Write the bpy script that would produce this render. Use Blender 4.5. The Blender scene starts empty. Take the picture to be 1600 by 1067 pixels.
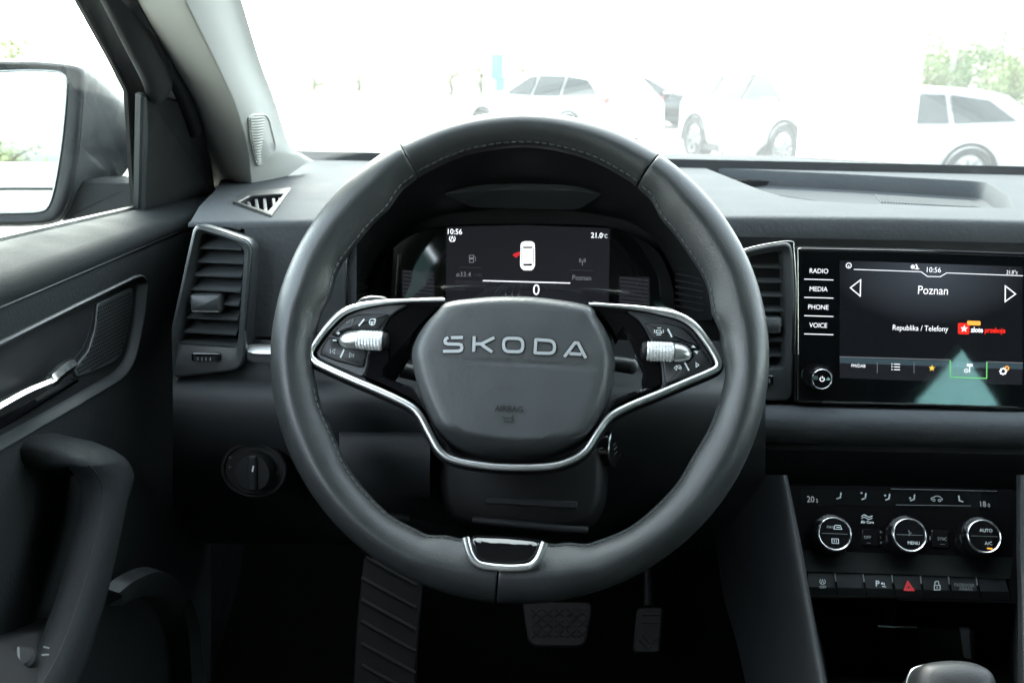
import bpy, math, random
from mathutils import Vector, Matrix
from mathutils.geometry import tessellate_polygon
random.seed(7)
S = bpy.context.scene
COL = S.collection
R = math.radians

# ------------------------------------------------------------------ camera
CAM = Vector((0.0, 0.0, 1.28))
FPX = 1556.0                       # focal length in photograph pixels (1600 wide)
YAW, PITCH, ROLL = R(2.9), R(14.7), R(1.0)
_f = Vector((-math.sin(YAW)*math.cos(PITCH), math.cos(YAW)*math.cos(PITCH), -math.sin(PITCH)))
_r0 = Vector((math.cos(YAW), math.sin(YAW), 0)); _u0 = _r0.cross(_f)
_r = _r0*math.cos(ROLL) + _u0*math.sin(ROLL)
_u = _u0*math.cos(ROLL) - _r0*math.sin(ROLL)
cd = bpy.data.cameras.new('camera'); cam = bpy.data.objects.new('camera', cd); COL.objects.link(cam)
cam.matrix_world = Matrix(((_r.x, _u.x, -_f.x, CAM.x), (_r.y, _u.y, -_f.y, CAM.y), (_r.z, _u.z, -_f.z, CAM.z), (0, 0, 0, 1)))
cd.sensor_width = 36; cd.lens = 36*FPX/1600; cd.clip_start = 0.02; cd.clip_end = 3000
cd.dof.use_dof = True; cd.dof.focus_distance = 0.80; cd.dof.aperture_fstop = 13.0
S.camera = cam

# ------------------------------------------------------------------ light
SUN_EL, SUN_AZ = R(44), R(338)      # azimuth measured from +Y clockwise: the sun stands behind the car
w = bpy.data.worlds.new('World'); S.world = w; w.use_nodes = True
nt = w.node_tree; nt.nodes.clear()
sky = nt.nodes.new('ShaderNodeTexSky'); sky.sky_type = 'NISHITA'; sky.sun_disc = False
sky.sun_elevation = SUN_EL; sky.sun_rotation = SUN_AZ; sky.air_density = 1.0; sky.dust_density = 3.0
bg = nt.nodes.new('ShaderNodeBackground'); bg.inputs[1].default_value = 0.15
out = nt.nodes.new('ShaderNodeOutputWorld')
hsv = nt.nodes.new('ShaderNodeHueSaturation'); hsv.inputs['Saturation'].default_value = .42      # thin high cloud takes the blue out
tn = nt.nodes.new('ShaderNodeMix'); tn.data_type = 'RGBA'; tn.blend_type = 'MULTIPLY'; tn.inputs[0].default_value = 1; tn.inputs[7].default_value = (.96, 1.0, .97, 1)
nt.links.new(sky.outputs[0], hsv.inputs['Color']); nt.links.new(hsv.outputs[0], tn.inputs[6]); nt.links.new(tn.outputs[2], bg.inputs[0]); nt.links.new(bg.outputs[0], out.inputs[0])
sl = bpy.data.lights.new('sun', 'SUN'); sl.energy = 0.5; sl.angle = R(14); sl.color = (1, .96, .9)
so = bpy.data.objects.new('sun', sl); COL.objects.link(so)
_sd = Vector((math.sin(SUN_AZ)*math.cos(SUN_EL), math.cos(SUN_AZ)*math.cos(SUN_EL), math.sin(SUN_EL)))
so.rotation_euler = (-_sd).to_track_quat('-Z', 'Y').to_euler(); so.location = (0, 0, 20)

S.render.engine = 'CYCLES'
S.view_settings.view_transform = 'Standard'; S.view_settings.look = 'None'
S.view_settings.gamma = 1; S.view_settings.exposure = 4.2
c = S.cycles
c.use_denoising = True; c.max_bounces = 10; c.diffuse_bounces = 5; c.glossy_bounces = 5
c.transparent_max_bounces = 16; c.transmission_bounces = 6; c.sample_clamp_indirect = 6; c.caustics_reflective = False
c.use_adaptive_sampling = True; c.adaptive_threshold = 0.01

# ------------------------------------------------------------------ pixel -> place
def ray(px, py): return _f + _r*((px-800)/FPX) - _u*((py-533.5)/FPX)
def at_y(px, py, Y):
    d = ray(px, py); return CAM + d*(Y/d.y)
def at_x(px, py, X):
    d = ray(px, py); return CAM + d*(X/d.x)
def at_z(px, py, Z):                # Z relative to the eye
    d = ray(px, py); return CAM + d*(Z/d.z)

class Frame:
    """A real plane in the car: local u (right), v (up), w (towards the cabin)."""
    def __init__(s, o, n, up=Vector((0, 0, 1)), rot=0.0):
        s.o = Vector(o); s.n = Vector(n).normalized()
        s.u = up.cross(s.n).normalized(); s.v = s.n.cross(s.u)
        if rot:
            q = Matrix.Rotation(rot, 3, s.n); s.u = q @ s.u; s.v = q @ s.v
        s.M = Matrix(((s.u.x, s.v.x, s.n.x, s.o.x), (s.u.y, s.v.y, s.n.y, s.o.y), (s.u.z, s.v.z, s.n.z, s.o.z), (0, 0, 0, 1)))
    def hit(s, px, py, w=0.0):
        d = ray(px, py); t = (s.o + s.n*w - CAM).dot(s.n)/d.dot(s.n)
        p = CAM + d*t - s.o
        return Vector((p.dot(s.u), p.dot(s.v), w))
    def uv(s, px, py, w=0.0):
        p = s.hit(px, py, w); return (p.x, p.y)
    def poly(s, pts, w=0.0): return [s.uv(x, y, w) for x, y in pts]
    def loc(s, P):
        p = Vector(P) - s.o; return Vector((p.dot(s.u), p.dot(s.v), p.dot(s.n)))
    def mm(s, px, py, npx):         # size of npx pixels there, in metres
        return (s.hit(px+npx, py) - s.hit(px, py)).length
def frame3(a, b, c):                # plane of three points, seen anticlockwise
    n = (b-a).cross(c-a).normalized()
    if n.dot(CAM-a) < 0: n = -n
    return Frame(a, n)
WORLD = None

# ------------------------------------------------------------------ curves
def cr(pts, n=8, closed=False):
    """Catmull-Rom through points (2D or 3D tuples)."""
    P = [Vector(p) for p in pts]; m = len(P); o = []
    for i in range(m if closed else m-1):
        if closed: a, b, c_, d = P[(i-1) % m], P[i], P[(i+1) % m], P[(i+2) % m]
        else: a, b, c_, d = P[max(i-1, 0)], P[i], P[i+1], P[min(i+2, m-1)]
        for k in range(n):
            t = k/n
            o.append(0.5*((2*b) + (c_-a)*t + (2*a-5*b+4*c_-d)*t*t + (3*b-a-3*c_+d)*t**3))
    if not closed: o.append(P[-1].copy())
    return o
def rc(pts, r, seg=4):
    """Polygon with rounded corners (r one number or one per corner)."""
    P = [Vector((p[0], p[1])) for p in pts]; m = len(P); o = []
    for i in range(m):
        a, b, c_ = P[i-1], P[i], P[(i+1) % m]
        rr = r[i] if isinstance(r, (list, tuple)) else r
        e, g = (a-b), (c_-b)
        le, lg = e.length, g.length
        k = min(rr, le*.48, lg*.48)
        if k < 1e-6: o.append(b); continue
        e = b+e/le*k; g = b+g/lg*k
        for j in range(seg+1):
            t = j/seg; o.append(e*(1-t)**2 + b*2*t*(1-t) + g*t*t)
    return o
def area(p): return sum(p[i-1][0]*p[i][1]-p[i][0]*p[i-1][1] for i in range(len(p)))/2
def ccw(p):
    p = [Vector((q[0], q[1])) for q in p]
    return p if area(p) > 0 else p[::-1]
def inset(p, d):
    m = len(p); o = []
    for i in range(m):
        a, b, c_ = p[i-1], p[i], p[(i+1) % m]
        e = (b-a); g = (c_-b)
        if e.length < 1e-9: e = g
        if g.length < 1e-9: g = e
        e = e.normalized(); g = g.normalized()
        n1 = Vector((-e.y, e.x)); n2 = Vector((-g.y, g.x)); h = n1+n2
        if h.length < 1e-6: h = n1
        h.normalize(); k = max(h.dot(n1), .45)
        o.append(b + h*(d/k))
    return o
def resample(p, n, closed=True):
    p = [Vector(q) for q in p]
    if closed: p = p+[p[0]]
    L = [0]
    for i in range(1, len(p)): L.append(L[-1]+(p[i]-p[i-1]).length)
    T = L[-1]; o = []; j = 0
    for k in range(n):
        s = T*k/(n if closed else n-1)
        while j < len(L)-2 and L[j+1] < s: j += 1
        t = (s-L[j])/max(L[j+1]-L[j], 1e-12); o.append(p[j].lerp(p[j+1], min(t, 1)))
    return o

# ------------------------------------------------------------------ mesh builder
class MB:
    def __init__(s): s.v = []; s.f = []
    def add(s, vs, fs):
        b = len(s.v); s.v += [tuple(x) for x in vs]; s.f += [tuple(b+i for i in f) for f in fs]; return s
    def grid(s, rows, cu=False, cv=False):
        n, m = len(rows), len(rows[0]); fs = []
        for i in range(n if cv else n-1):
            for j in range(m if cu else m-1):
                a, b = i, (i+1) % n; c_, d = j, (j+1) % m
                fs.append((a*m+c_, a*m+d, b*m+d, b*m+c_))
        return s.add([p for r_ in rows for p in r_], fs)
    def prof(s, outline, profile, c0=True, c1=True):
        """Stack of inset outlines: profile = [(inset, w), ...] from back to front."""
        p = ccw(outline); m = len(p); vs = []; fs = []
        for d, w_ in profile:
            q = inset(p, d) if abs(d) > 1e-9 else p
            vs += [(a.x, a.y, w_) for a in q]
        k = len(profile)
        for i in range(k-1):
            for j in range(m):
                fs.append((i*m+j, i*m+(j+1) % m, (i+1)*m+(j+1) % m, (i+1)*m+j))
        if c0: fs.append(tuple(range(m))[::-1])
        if c1: fs.append(tuple((k-1)*m+j for j in range(m)))
        return s.add(vs, fs)
    def plate(s, outline, w0, w1, b=0.0005):
        return s.prof(outline, [(0, w0), (0, w1-b), (b, w1)])
    def ring(s, outer, inner, w0, w1, b=0.0006):
        """Frame between two outlines with the same number of points."""
        o, i_ = ccw(outer), ccw(inner)
        rows = []
        for p, d, w_ in ((o, 0, w0), (o, 0, w1-b), (o, b, w1), (i_, -b, w1), (i_, 0, w1-b), (i_, 0, w0)):
            q = inset(p, d) if d else p
            rows.append([(a.x, a.y, w_) for a in q])
        return s.grid(rows, cu=True)
    def dome(s, outline, prof, center=None, fn=None):
        """Rings scaled towards the centre: prof = [(scale, w), ...], closed at scale 0."""
        p = ccw(outline); m = len(p)
        c_ = Vector(center) if center else sum(p, Vector((0, 0)))/m
        rows = []
        for sc, w_ in prof:
            row = []
            for q in p:
                a = c_+(q-c_)*max(sc, .001)
                row.append((a.x, a.y, w_+(fn(a.x, a.y, sc) if fn else 0)))
            rows.append(row)
        s.grid(rows, cu=True); b = len(s.v)-m
        s.f.append(tuple(b+j for j in range(m))); return s
    def lathe(s, profile, c=(0, 0), n=32, axis='w'):
        rows = []
        for r_, w_ in profile:
            row = []
            for k in range(n):
                a = 2*math.pi*k/n; x, y = r_*math.cos(a), r_*math.sin(a)
                if axis == 'w': row.append((c[0]+x, c[1]+y, w_))
                elif axis == 'u': row.append((w_, c[0]+x, c[1]+y))
                else: row.append((c[0]+x, w_, c[1]-y))
            rows.append(row)
        s.grid(rows, cu=True); b = len(s.v)
        s.f.append(tuple(range(b-n, b))); s.f.append(tuple(range(b-n*len(rows), b-n*len(rows)+n))[::-1]); return s
    def tube(s, path, rad, n=10, closed=False, sq=1.0, nrm=None, caps=True):
        """Tube along 3D path; rad number or list; sq squashes along nrm."""
        P = [Vector(p) for p in path]; m = len(P); rows = []
        up = Vector(nrm) if nrm else Vector((0, 0, 1))
        for i in range(m):
            if closed: t = P[(i+1) % m]-P[i-1]
            else: t = P[min(i+1, m-1)]-P[max(i-1, 0)]
            t.normalize(); a = up.cross(t)
            if a.length < 1e-5: a = Vector((1, 0, 0)).cross(t)
            a.normalize(); b = t.cross(a)
            r_ = rad[i] if isinstance(rad, (list, tuple)) else rad
            rows.append([tuple(P[i]+a*(r_*math.cos(2*math.pi*k/n))+b*(r_*sq*math.sin(2*math.pi*k/n))) for k in range(n)])
        s.grid(rows, cu=True, cv=closed)
        if caps and not closed:
            b = len(s.v); s.f.append(tuple(range(b-n, b))); s.f.append(tuple(range(b-n*m, b-n*m+n))[::-1])
        return s
    def box(s, c_, sz, b=0.0):
        x, y, z = c_; a, e, g = sz[0]/2, sz[1]/2, sz[2]/2
        if b:
            o = rc([(x-a, y-e), (x+a, y-e), (x+a, y+e), (x-a, y+e)], b, 2)
            return s.prof(o, [(b, z-g), (0, z-g+b), (0, z+g-b), (b, z+g)])
        v = [(x+i*a, y+j*e, z+k*g) for i in (-1, 1) for j in (-1, 1) for k in (-1, 1)]
        return s.add(v, [(0, 1, 3, 2), (4, 6, 7, 5), (0, 4, 5, 1), (2, 3, 7, 6), (0, 2, 6, 4), (1, 5, 7, 3)])
    def stroke(s, pts, wd, w_, th=0.0003, closed=False):
        """Flat line of width wd on the plane, th thick."""
        P = [Vector((p[0], p[1])) for p in pts]; m = len(P); L = []; Rr = []
        for i in range(m):
            if closed: e, g = P[i]-P[i-1], P[(i+1) % m]-P[i]
            else:
                e = P[i]-P[i-1] if i else P[1]-P[0]; g = P[i+1]-P[i] if i < m-1 else e
            e = e.normalized(); g = g.normalized()
            n1 = Vector((-e.y, e.x)); n2 = Vector((-g.y, g.x)); h = (n1+n2)
            h = h.normalized() if h.length > 1e-6 else n1
            k = wd/2/max(h.dot(n1), .4); L.append(P[i]+h*k); Rr.append(P[i]-h*k)
        rows = [[(p.x, p.y, w_) for p in L], [(p.x, p.y, w_+th) for p in L], [(p.x, p.y, w_+th) for p in Rr], [(p.x, p.y, w_) for p in Rr]]
        s.grid(rows, cu=closed)
        if not closed:
            b = len(s.v)-4*m; s.f.append((b, b+m, b+2*m, b+3*m)); s.f.append((b+4*m-1, b+3*m-1, b+2*m-1, b+m-1))
        return s
    def flat(s, loops, w_):
        """Flat polygon, later loops are holes (kept simple)."""
        L = [[Vector((p[0], p[1], 0)) for p in l] for l in loops]
        tr = tessellate_polygon(L); vs = [(p.x, p.y, w_) for l in L for p in l]
        fs = []
        for t in tr:
            a, b, c_ = (Vector(vs[i]) for i in t)
            fs.append(tuple(t) if (b-a).cross(c_-a).z > 0 else tuple(t)[::-1])
        return s.add(vs, fs)
    def holed(s, loops, w0, w1):
        """Thick plate with holes."""
        s.flat(loops, w1)
        b = len(s.v); s.flat(loops, w0)
        for l in loops:
            m = len(l); v = [(p[0], p[1], w0) for p in l]+[(p[0], p[1], w1) for p in l]
            s.add(v, [(j, (j+1) % m, m+(j+1) % m, m+j) for j in range(m)])
        return s
    def disc(s, c_, r_, w_, n=20, th=0.0003): return s.plate([(c_[0]+r_*math.cos(2*math.pi*k/n), c_[1]+r_*math.sin(2*math.pi*k/n)) for k in range(n)], w_, w_+th, th*.3)
    def circ(s, c_, r_, wd, w_, n=20, a0=0, a1=360, th=0.0003):
        full = a1-a0 >= 360
        p = [(c_[0]+r_*math.cos(R(a0+(a1-a0)*k/n)), c_[1]+r_*math.sin(R(a0+(a1-a0)*k/n))) for k in range(n if full else n+1)]
        return s.stroke(p, wd, w_, th, closed=full)
    def text(s, body, c_, h, w_, align='C', xs=1.0, bold=0.0, th=0.0003):
        """Letters of cap height h centred (or left/right aligned) on c_."""
        cu = bpy.data.curves.new('t', 'FONT'); cu.body = body; cu.size = 1.0; cu.resolution_u = 3
        cu.offset = bold; cu.fill_mode = 'FRONT'
        ob = bpy.data.objects.new('t', cu); me = ob.to_mesh()
        vs = [v.co.copy() for v in me.vertices]; fs = [tuple(p.vertices) for p in me.polygons]
        ob.to_mesh_clear(); bpy.data.objects.remove(ob); bpy.data.curves.remove(cu)
        if not vs: return s
        k = h/0.70
        x0, x1 = min(v.x for v in vs), max(v.x for v in vs)
        ox = {'C': (x0+x1)/2, 'L': x0, 'R': x1}[align]
        return s.add([(c_[0]+(v.x-ox)*k*xs, c_[1]+(v.y-.35)*k, w_+th) for v in vs], fs)
    def xf(s, M):
        s.v = [tuple(M @ Vector(p)) for p in s.v]; return s
    def build(s, name, mat, parent=None, sharp=38, smooth=True):
        me = bpy.data.meshes.new(name); me.from_pydata(s.v, [], s.f); me.validate()
        if isinstance(mat, str): mat = M[mat]
        me.materials.append(mat)
        import bmesh
        bm = bmesh.new(); bm.from_mesh(me); bmesh.ops.remove_doubles(bm, verts=bm.verts, dist=1e-6)
        bmesh.ops.recalc_face_normals(bm, faces=bm.faces); bm.to_mesh(me); bm.free()
        if smooth:
            me.polygons.foreach_set('use_smooth', [True]*len(me.polygons)); me.set_sharp_from_angle(angle=R(sharp))
        ob = bpy.data.objects.new(name, me); COL.objects.link(ob)
        if parent: ob.parent = parent
        return ob
def thing(name, label, cat, fr=None, loc=None, group=None):
    o = bpy.data.objects.new(name, None); COL.objects.link(o); o.empty_display_size = .02
    if fr: o.matrix_world = fr.M
    elif loc is not None: o.location = loc
    o['label'] = label; o['category'] = cat
    if group: o['group'] = group
    return o
def tag(o, label, cat, group=None):
    o['label'] = label; o['category'] = cat
    if group: o['group'] = group
    return o
def stuff(o): o['kind'] = 'stuff'; return o
def structure(o): o['kind'] = 'structure'; return o
def dup(root, M4, label=None, group=None):
    r_ = root.copy(); COL.objects.link(r_); r_.matrix_world = M4
    if label: r_['label'] = label
    if group: r_['group'] = group
    for ch in list(root.children):
        k = ch.copy(); COL.objects.link(k); k.parent = r_
        for g in ch.children:
            d = g.copy(); COL.objects.link(d); d.parent = k
    return r_

# ------------------------------------------------------------------ materials
M = {}
def mat(name, col, rough=.5, metal=0., bump=0., bscale=800., var=0., vscale=30., coat=0., emit=None, estr=1., spec=.5, kind='noise', bdist=.0004, speck=0.):
    m = bpy.data.materials.new(name); m.use_nodes = True; t = m.node_tree; b = t.nodes['Principled BSDF']
    b.inputs['Base Color'].default_value = (*col, 1); b.inputs['Roughness'].default_value = rough
    b.inputs['Metallic'].default_value = metal; b.inputs['Specular IOR Level'].default_value = spec
    b.inputs['Coat Weight'].default_value = coat; b.inputs['Coat Roughness'].default_value = .05
    if emit: b.inputs['Emission Color'].default_value = (*emit, 1); b.inputs['Emission Strength'].default_value = estr
    tc = t.nodes.new('ShaderNodeTexCoord')
    if var or rough < 1:
        n = t.nodes.new('ShaderNodeTexNoise'); n.inputs['Scale'].default_value = vscale; n.inputs['Detail'].default_value = 5
        t.links.new(tc.outputs['Object'], n.inputs['Vector'])
        if var:
            mr = t.nodes.new('ShaderNodeMix'); mr.data_type = 'RGBA'; mr.blend_type = 'MIX'
            mr.inputs[6].default_value = (*[x*(1-var) for x in col], 1); mr.inputs[7].default_value = (*[min(x*(1+var), 1) for x in col], 1)
            t.links.new(n.outputs[0], mr.inputs[0]); t.links.new(mr.outputs[2], b.inputs['Base Color'])
            rr = t.nodes.new('ShaderNodeMapRange'); rr.inputs[1].default_value = .3; rr.inputs[2].default_value = .7
            rr.inputs[3].default_value = max(rough-.07, 0); rr.inputs[4].default_value = min(rough+.07, 1)
            t.links.new(n.outputs[0], rr.inputs[0]); t.links.new(rr.outputs[0], b.inputs['Roughness'])
    if bump:
        if kind == 'leather':
            n2 = t.nodes.new('ShaderNodeTexVoronoi'); n2.inputs['Scale'].default_value = bscale; n2.feature = 'SMOOTH_F1'; o2 = n2.outputs['Distance']
        else:
            n2 = t.nodes.new('ShaderNodeTexNoise'); n2.inputs['Scale'].default_value = bscale; n2.inputs['Detail'].default_value = 3; o2 = n2.outputs[0]
        t.links.new(tc.outputs['Object'], n2.inputs['Vector'])
        bn = t.nodes.new('ShaderNodeBump'); bn.inputs['Strength'].default_value = bump; bn.inputs['Distance'].default_value = bdist
        t.links.new(o2, bn.inputs['Height']); t.links.new(bn.outputs[0], b.inputs['Normal'])
    M[name] = m; return m
def emis(name, col, st=1.0):
    m = bpy.data.materials.new(name); m.use_nodes = True; t = m.node_tree; t.nodes.clear()
    e = t.nodes.new('ShaderNodeEmission'); e.inputs[0].default_value = (*col, 1); e.inputs[1].default_value = st
    o = t.nodes.new('ShaderNodeOutputMaterial'); t.links.new(e.outputs[0], o.inputs[0]); M[name] = m; return m
def glass(name, tint=(.95, .98, .97), refl=1.0, veil=0.0):
    m = bpy.data.materials.new(name); m.use_nodes = True; t = m.node_tree; t.nodes.clear()
    a = t.nodes.new('ShaderNodeBsdfTransparent'); a.inputs[0].default_value = (*tint, 1)
    g = t.nodes.new('ShaderNodeBsdfGlossy'); g.inputs['Roughness'].default_value = 0.0
    lw = t.nodes.new('ShaderNodeLayerWeight'); lw.inputs[0].default_value = .5     # facing: the same from both sides of the pane
    pw = t.nodes.new('ShaderNodeMath'); pw.operation = 'POWER'; pw.inputs[1].default_value = 5
    ml = t.nodes.new('ShaderNodeMath'); ml.operation = 'MULTIPLY_ADD'; ml.inputs[1].default_value = .9*refl; ml.inputs[2].default_value = .04*refl
    mx = t.nodes.new('ShaderNodeMixShader'); o = t.nodes.new('ShaderNodeOutputMaterial')
    t.links.new(lw.outputs['Facing'], pw.inputs[0]); t.links.new(pw.outputs[0], ml.inputs[0]); t.links.new(ml.outputs[0], mx.inputs[0])
    t.links.new(g.outputs[0], mx.inputs[2]); t.links.new(mx.outputs[0], o.inputs[0])
    if veil:                                   # veiling glare, put into the pane as a pale translucent layer
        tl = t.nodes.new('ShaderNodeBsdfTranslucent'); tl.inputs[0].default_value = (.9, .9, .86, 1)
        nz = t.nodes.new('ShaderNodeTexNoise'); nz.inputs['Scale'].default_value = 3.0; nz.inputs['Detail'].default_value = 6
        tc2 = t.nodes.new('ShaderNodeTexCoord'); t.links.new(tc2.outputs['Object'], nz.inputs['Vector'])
        dm = t.nodes.new('ShaderNodeMath'); dm.operation = 'MULTIPLY'; dm.inputs[1].default_value = veil*2; t.links.new(nz.outputs[0], dm.inputs[0])
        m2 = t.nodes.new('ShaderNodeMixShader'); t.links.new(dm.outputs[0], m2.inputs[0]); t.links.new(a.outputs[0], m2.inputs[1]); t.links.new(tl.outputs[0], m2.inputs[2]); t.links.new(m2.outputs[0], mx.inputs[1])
    else: t.links.new(a.outputs[0], mx.inputs[1])
    M[name] = m

mat('leather', (.023, .0255, .0255), .41, bump=.25, bscale=900, var=.12, vscale=40, kind='leather')
mat('pad_grain', (.044, .048, .049), .44, bump=.34, bscale=430, var=.1, vscale=30, kind='leather', bdist=.0003)
mat('band_soft', (.062, .067, .072), .8, spec=.1, bump=.7, bscale=310, var=.08, vscale=20, kind='leather')
mat('door_ledge', (.018, .020, .0205), .78, spec=.07, bump=.5, bscale=480, var=.1, vscale=20, kind='leather')
mat('dash_soft', (.055, .059, .062), .88, spec=.035, bump=.8, bscale=310, var=.08, vscale=20, kind='leather')
mat('dash_hard', (.038, .041, .044), .92, spec=.03, bump=.35, bscale=900, var=.1, vscale=20)
mat('door_soft', (.0145, .0165, .0172), .72, spec=.15, bump=.5, bscale=480, var=.1, vscale=20, kind='leather')
mat('plastic_dark', (.011, .012, .0125), .6, spec=.25, bump=.2, bscale=1200, var=.15)
mat('plastic_black', (.006, .0065, .007), .6, spec=.3, bump=.15, bscale=1200, var=.1)
mat('plastic_mid', (.038, .042, .043), .42, bump=.15, bscale=1500, var=.08)
mat('slat_grey', (.055, .06, .062), .4, bump=.1, bscale=1500, var=.08)
mat('gloss_black', (.005, .005, .006), .06, coat=.6, var=.1)
mat('display_glass', (.0035, .004, .0045), .04, spec=.8)
mat('chrome', (.80, .81, .80), .18, metal=1)
mat('chrome_dark', (.19, .20, .195), .25, metal=1)
mat('silver_satin', (.74, .75, .74), .34, metal=1, bump=.05, bscale=3000)
mat('silver_knurl', (.62, .63, .62), .38, metal=.35)
mat('button', (.016, .0175, .0185), .45, spec=.35, bump=.1, bscale=2500, var=.08)
mat('bezel_satin', (.045, .049, .052), .35, var=.05)
mat('thread', (.055, .06, .06), .7, var=.3, vscale=300)
mat('white_print', (.62, .66, .66), .5)
mat('grey_print', (.26, .28, .28), .5)
mat('dim_print', (.10, .11, .11), .5)
mat('dark_print', (.006, .007, .007), .5)
mat('red_print', (.45, .03, .03), .5)
mat('pillar_cloth', (.40, .40, .37), .75, bump=.15, bscale=1500, var=.04)
mat('headliner', (.21, .215, .205), .9, spec=.1, bump=.2, bscale=900, var=.05)
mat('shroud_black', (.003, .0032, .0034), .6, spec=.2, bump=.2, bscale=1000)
mat('rubber', (.010, .0105, .011), .6, bump=.1, bscale=900, var=.2)
mat('lower_plastic_shaded', (.021, .023, .0245), .6, spec=.3, bump=.3, bscale=900, var=.1, vscale=20)  # darker than dash_hard: shade of the lower dash is in the colour
mat('console_plastic_shaded', (.018, .020, .021), .6, spec=.2, bump=.45, bscale=700, var=.1, vscale=20)  # darkened copy of dash_hard, the console's lower light is in the colour
mat('knob_leather_shaded', (.010, .011, .012), .5, spec=.35, bump=.2, bscale=900, kind='leather')  # darkened copy of leather, dim light at the gear lever included
mat('panel_gloss', (.0035, .0035, .004), .07, spec=.3)
mat('strip_shaded', (.0035, .0046, .0045), .6, spec=.06, bump=.1, bscale=1500)  # dim light on the climate strip is put into this dark colour
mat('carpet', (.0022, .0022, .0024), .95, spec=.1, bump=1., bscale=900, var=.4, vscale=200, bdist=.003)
mat('pedal_rubber', (.022, .022, .022), .6, var=.2)
mat('car_paint_grey', (.017, .0185, .020), .45, spec=.25, var=.03)
mat('mirror', (.50, .55, .57), .01, metal=1)
mat('emblem', (.50, .52, .53), .32, metal=.45)
mat('frit', (.02, .02, .02), .7, spec=.1, var=.1)
mat('seat_cloth', (.02, .021, .022), .9, bump=.4, bscale=600, var=.1)
glass('windscreen_glass', (.86, .89, .88), veil=.016); glass('side_glass', (.93, .97, .96), refl=.5); glass('added_quarter_glass', (.54, .79, .81)); glass('tint_glass', (.26, .33, .32));  # quarter pane tinted teal for the touchscreen reflection
emis('screen_white', (.9, .95, 1.0), .085); emis('screen_grey', (.6, .65, .7), .018); emis('screen_dim', (.5, .55, .62), .0045)
emis('screen_red', (1, .03, .02), .07); emis('screen_orange', (1, .38, .06), .09); emis('screen_green', (.25, 1, .25), .05)
emis('screen_yellow', (1, .7, .12), .06); emis('led_orange', (1, .42, .05), .09); emis('led_green', (.1, .9, .2), .02)
mat('screen_bar', (.006, .007, .008), .04, spec=.8, emit=(.18, .30, .36), estr=.014); emis('screen_field', (.09, .13, .17), .012); emis('icon_red', (.9, .04, .05), .045)
mat('body_white', (.72, .73, .72), .35, coat=.6, var=.02, vscale=2)
mat('body_silver', (.36, .37, .38), .3, metal=.3, coat=.7, var=.03, vscale=2)
mat('body_dark', (.022, .023, .025), .3, metal=.3, coat=.7, var=.05, vscale=2)
mat('car_window', (.045, .052, .055), .5, spec=.05, var=.1, vscale=2)
mat('tyre', (.035, .036, .037), .8, var=.2)
mat('alloy', (.16, .165, .165), .45, metal=.2, var=.05)
mat('lamp_red', (.5, .03, .03), .25, var=.1)
mat('paving', (.125, .121, .110), .9, bump=.6, bscale=30, var=.12, vscale=.6, bdist=.01)
mat('grass', (.11, .15, .045), .9, var=.35, vscale=4)
mat('bark', (.13, .10, .075), .9, bump=.6, bscale=20, var=.3, bdist=.02)
mat('leaf', (.10, .17, .045), .7, var=.5, vscale=.9)
mat('leaf_glare_pale', (.20, .22, .10), .8, var=.3, vscale=.9)  # foliage paled, glare of the bright distance is put into its colour
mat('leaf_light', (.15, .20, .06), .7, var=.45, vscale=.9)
mat('white_panel', (.80, .80, .79), .5, var=.03, vscale=1)
mat('teal_panel', (.09, .24, .18), .5, var=.08, vscale=1)
mat('post_grey', (.42, .43, .43), .5, var=.1, vscale=2)

mat('car_flank', (.14, .15, .15), .4, metal=.2, coat=.3, var=.03)
# ================================================================== steering wheel
TW = R(22.6)
W = Frame(CAM + ray(808, 547).normalized()*.742, (0, -math.cos(TW), math.sin(TW)), rot=-R(1.0))
wheel = thing('steering_wheel', 'black leather two-spoke steering wheel with silver lettering on its hub', 'steering wheel', W)
RW = .1855
_wid = [(-90, 43), (-82, 43), (-74, 40), (-66, 34), (-55, 32), (-40, 33), (-28, 35), (-15, 33), (-4, 31), (6, 34), (14, 38), (22, 36), (34, 38), (44, 38), (54, 31), (60, 29), (75, 27), (90, 26)]
def rim_w(th):
    d = math.degrees(th) % 360
    if d > 270: d -= 360
    if d > 90: d = 180-d
    for (a, x), (b, y) in zip(_wid, _wid[1:]):
        if a <= d <= b:
            t = (d-a)/(b-a); t = t*t*(3-2*t); return (x+(y-x)*t)*.001
    return .03
def rim_pt(th, ph, k=1.0, off=0.0):
    wd = rim_w(th); a = wd/2; rcn = RW-a; b = .0168
    e = 2/1.80 if math.sin(ph) > 0 else 2/2.3
    cx = math.copysign(abs(math.cos(ph))**e, math.cos(ph)); sx = math.copysign(abs(math.sin(ph))**e, math.sin(ph))
    # the inner half of a wide grip tapers to a thinner lip
    lip = max(0, wd-.029)/.014
    if cx < 0: sx *= 1-.42*lip*min(1, abs(cx)*1.3)
    r_ = rcn+(a*k+off)*cx
    return (r_*math.cos(th), r_*.992*math.sin(th), (b*k+off)*sx)
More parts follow.
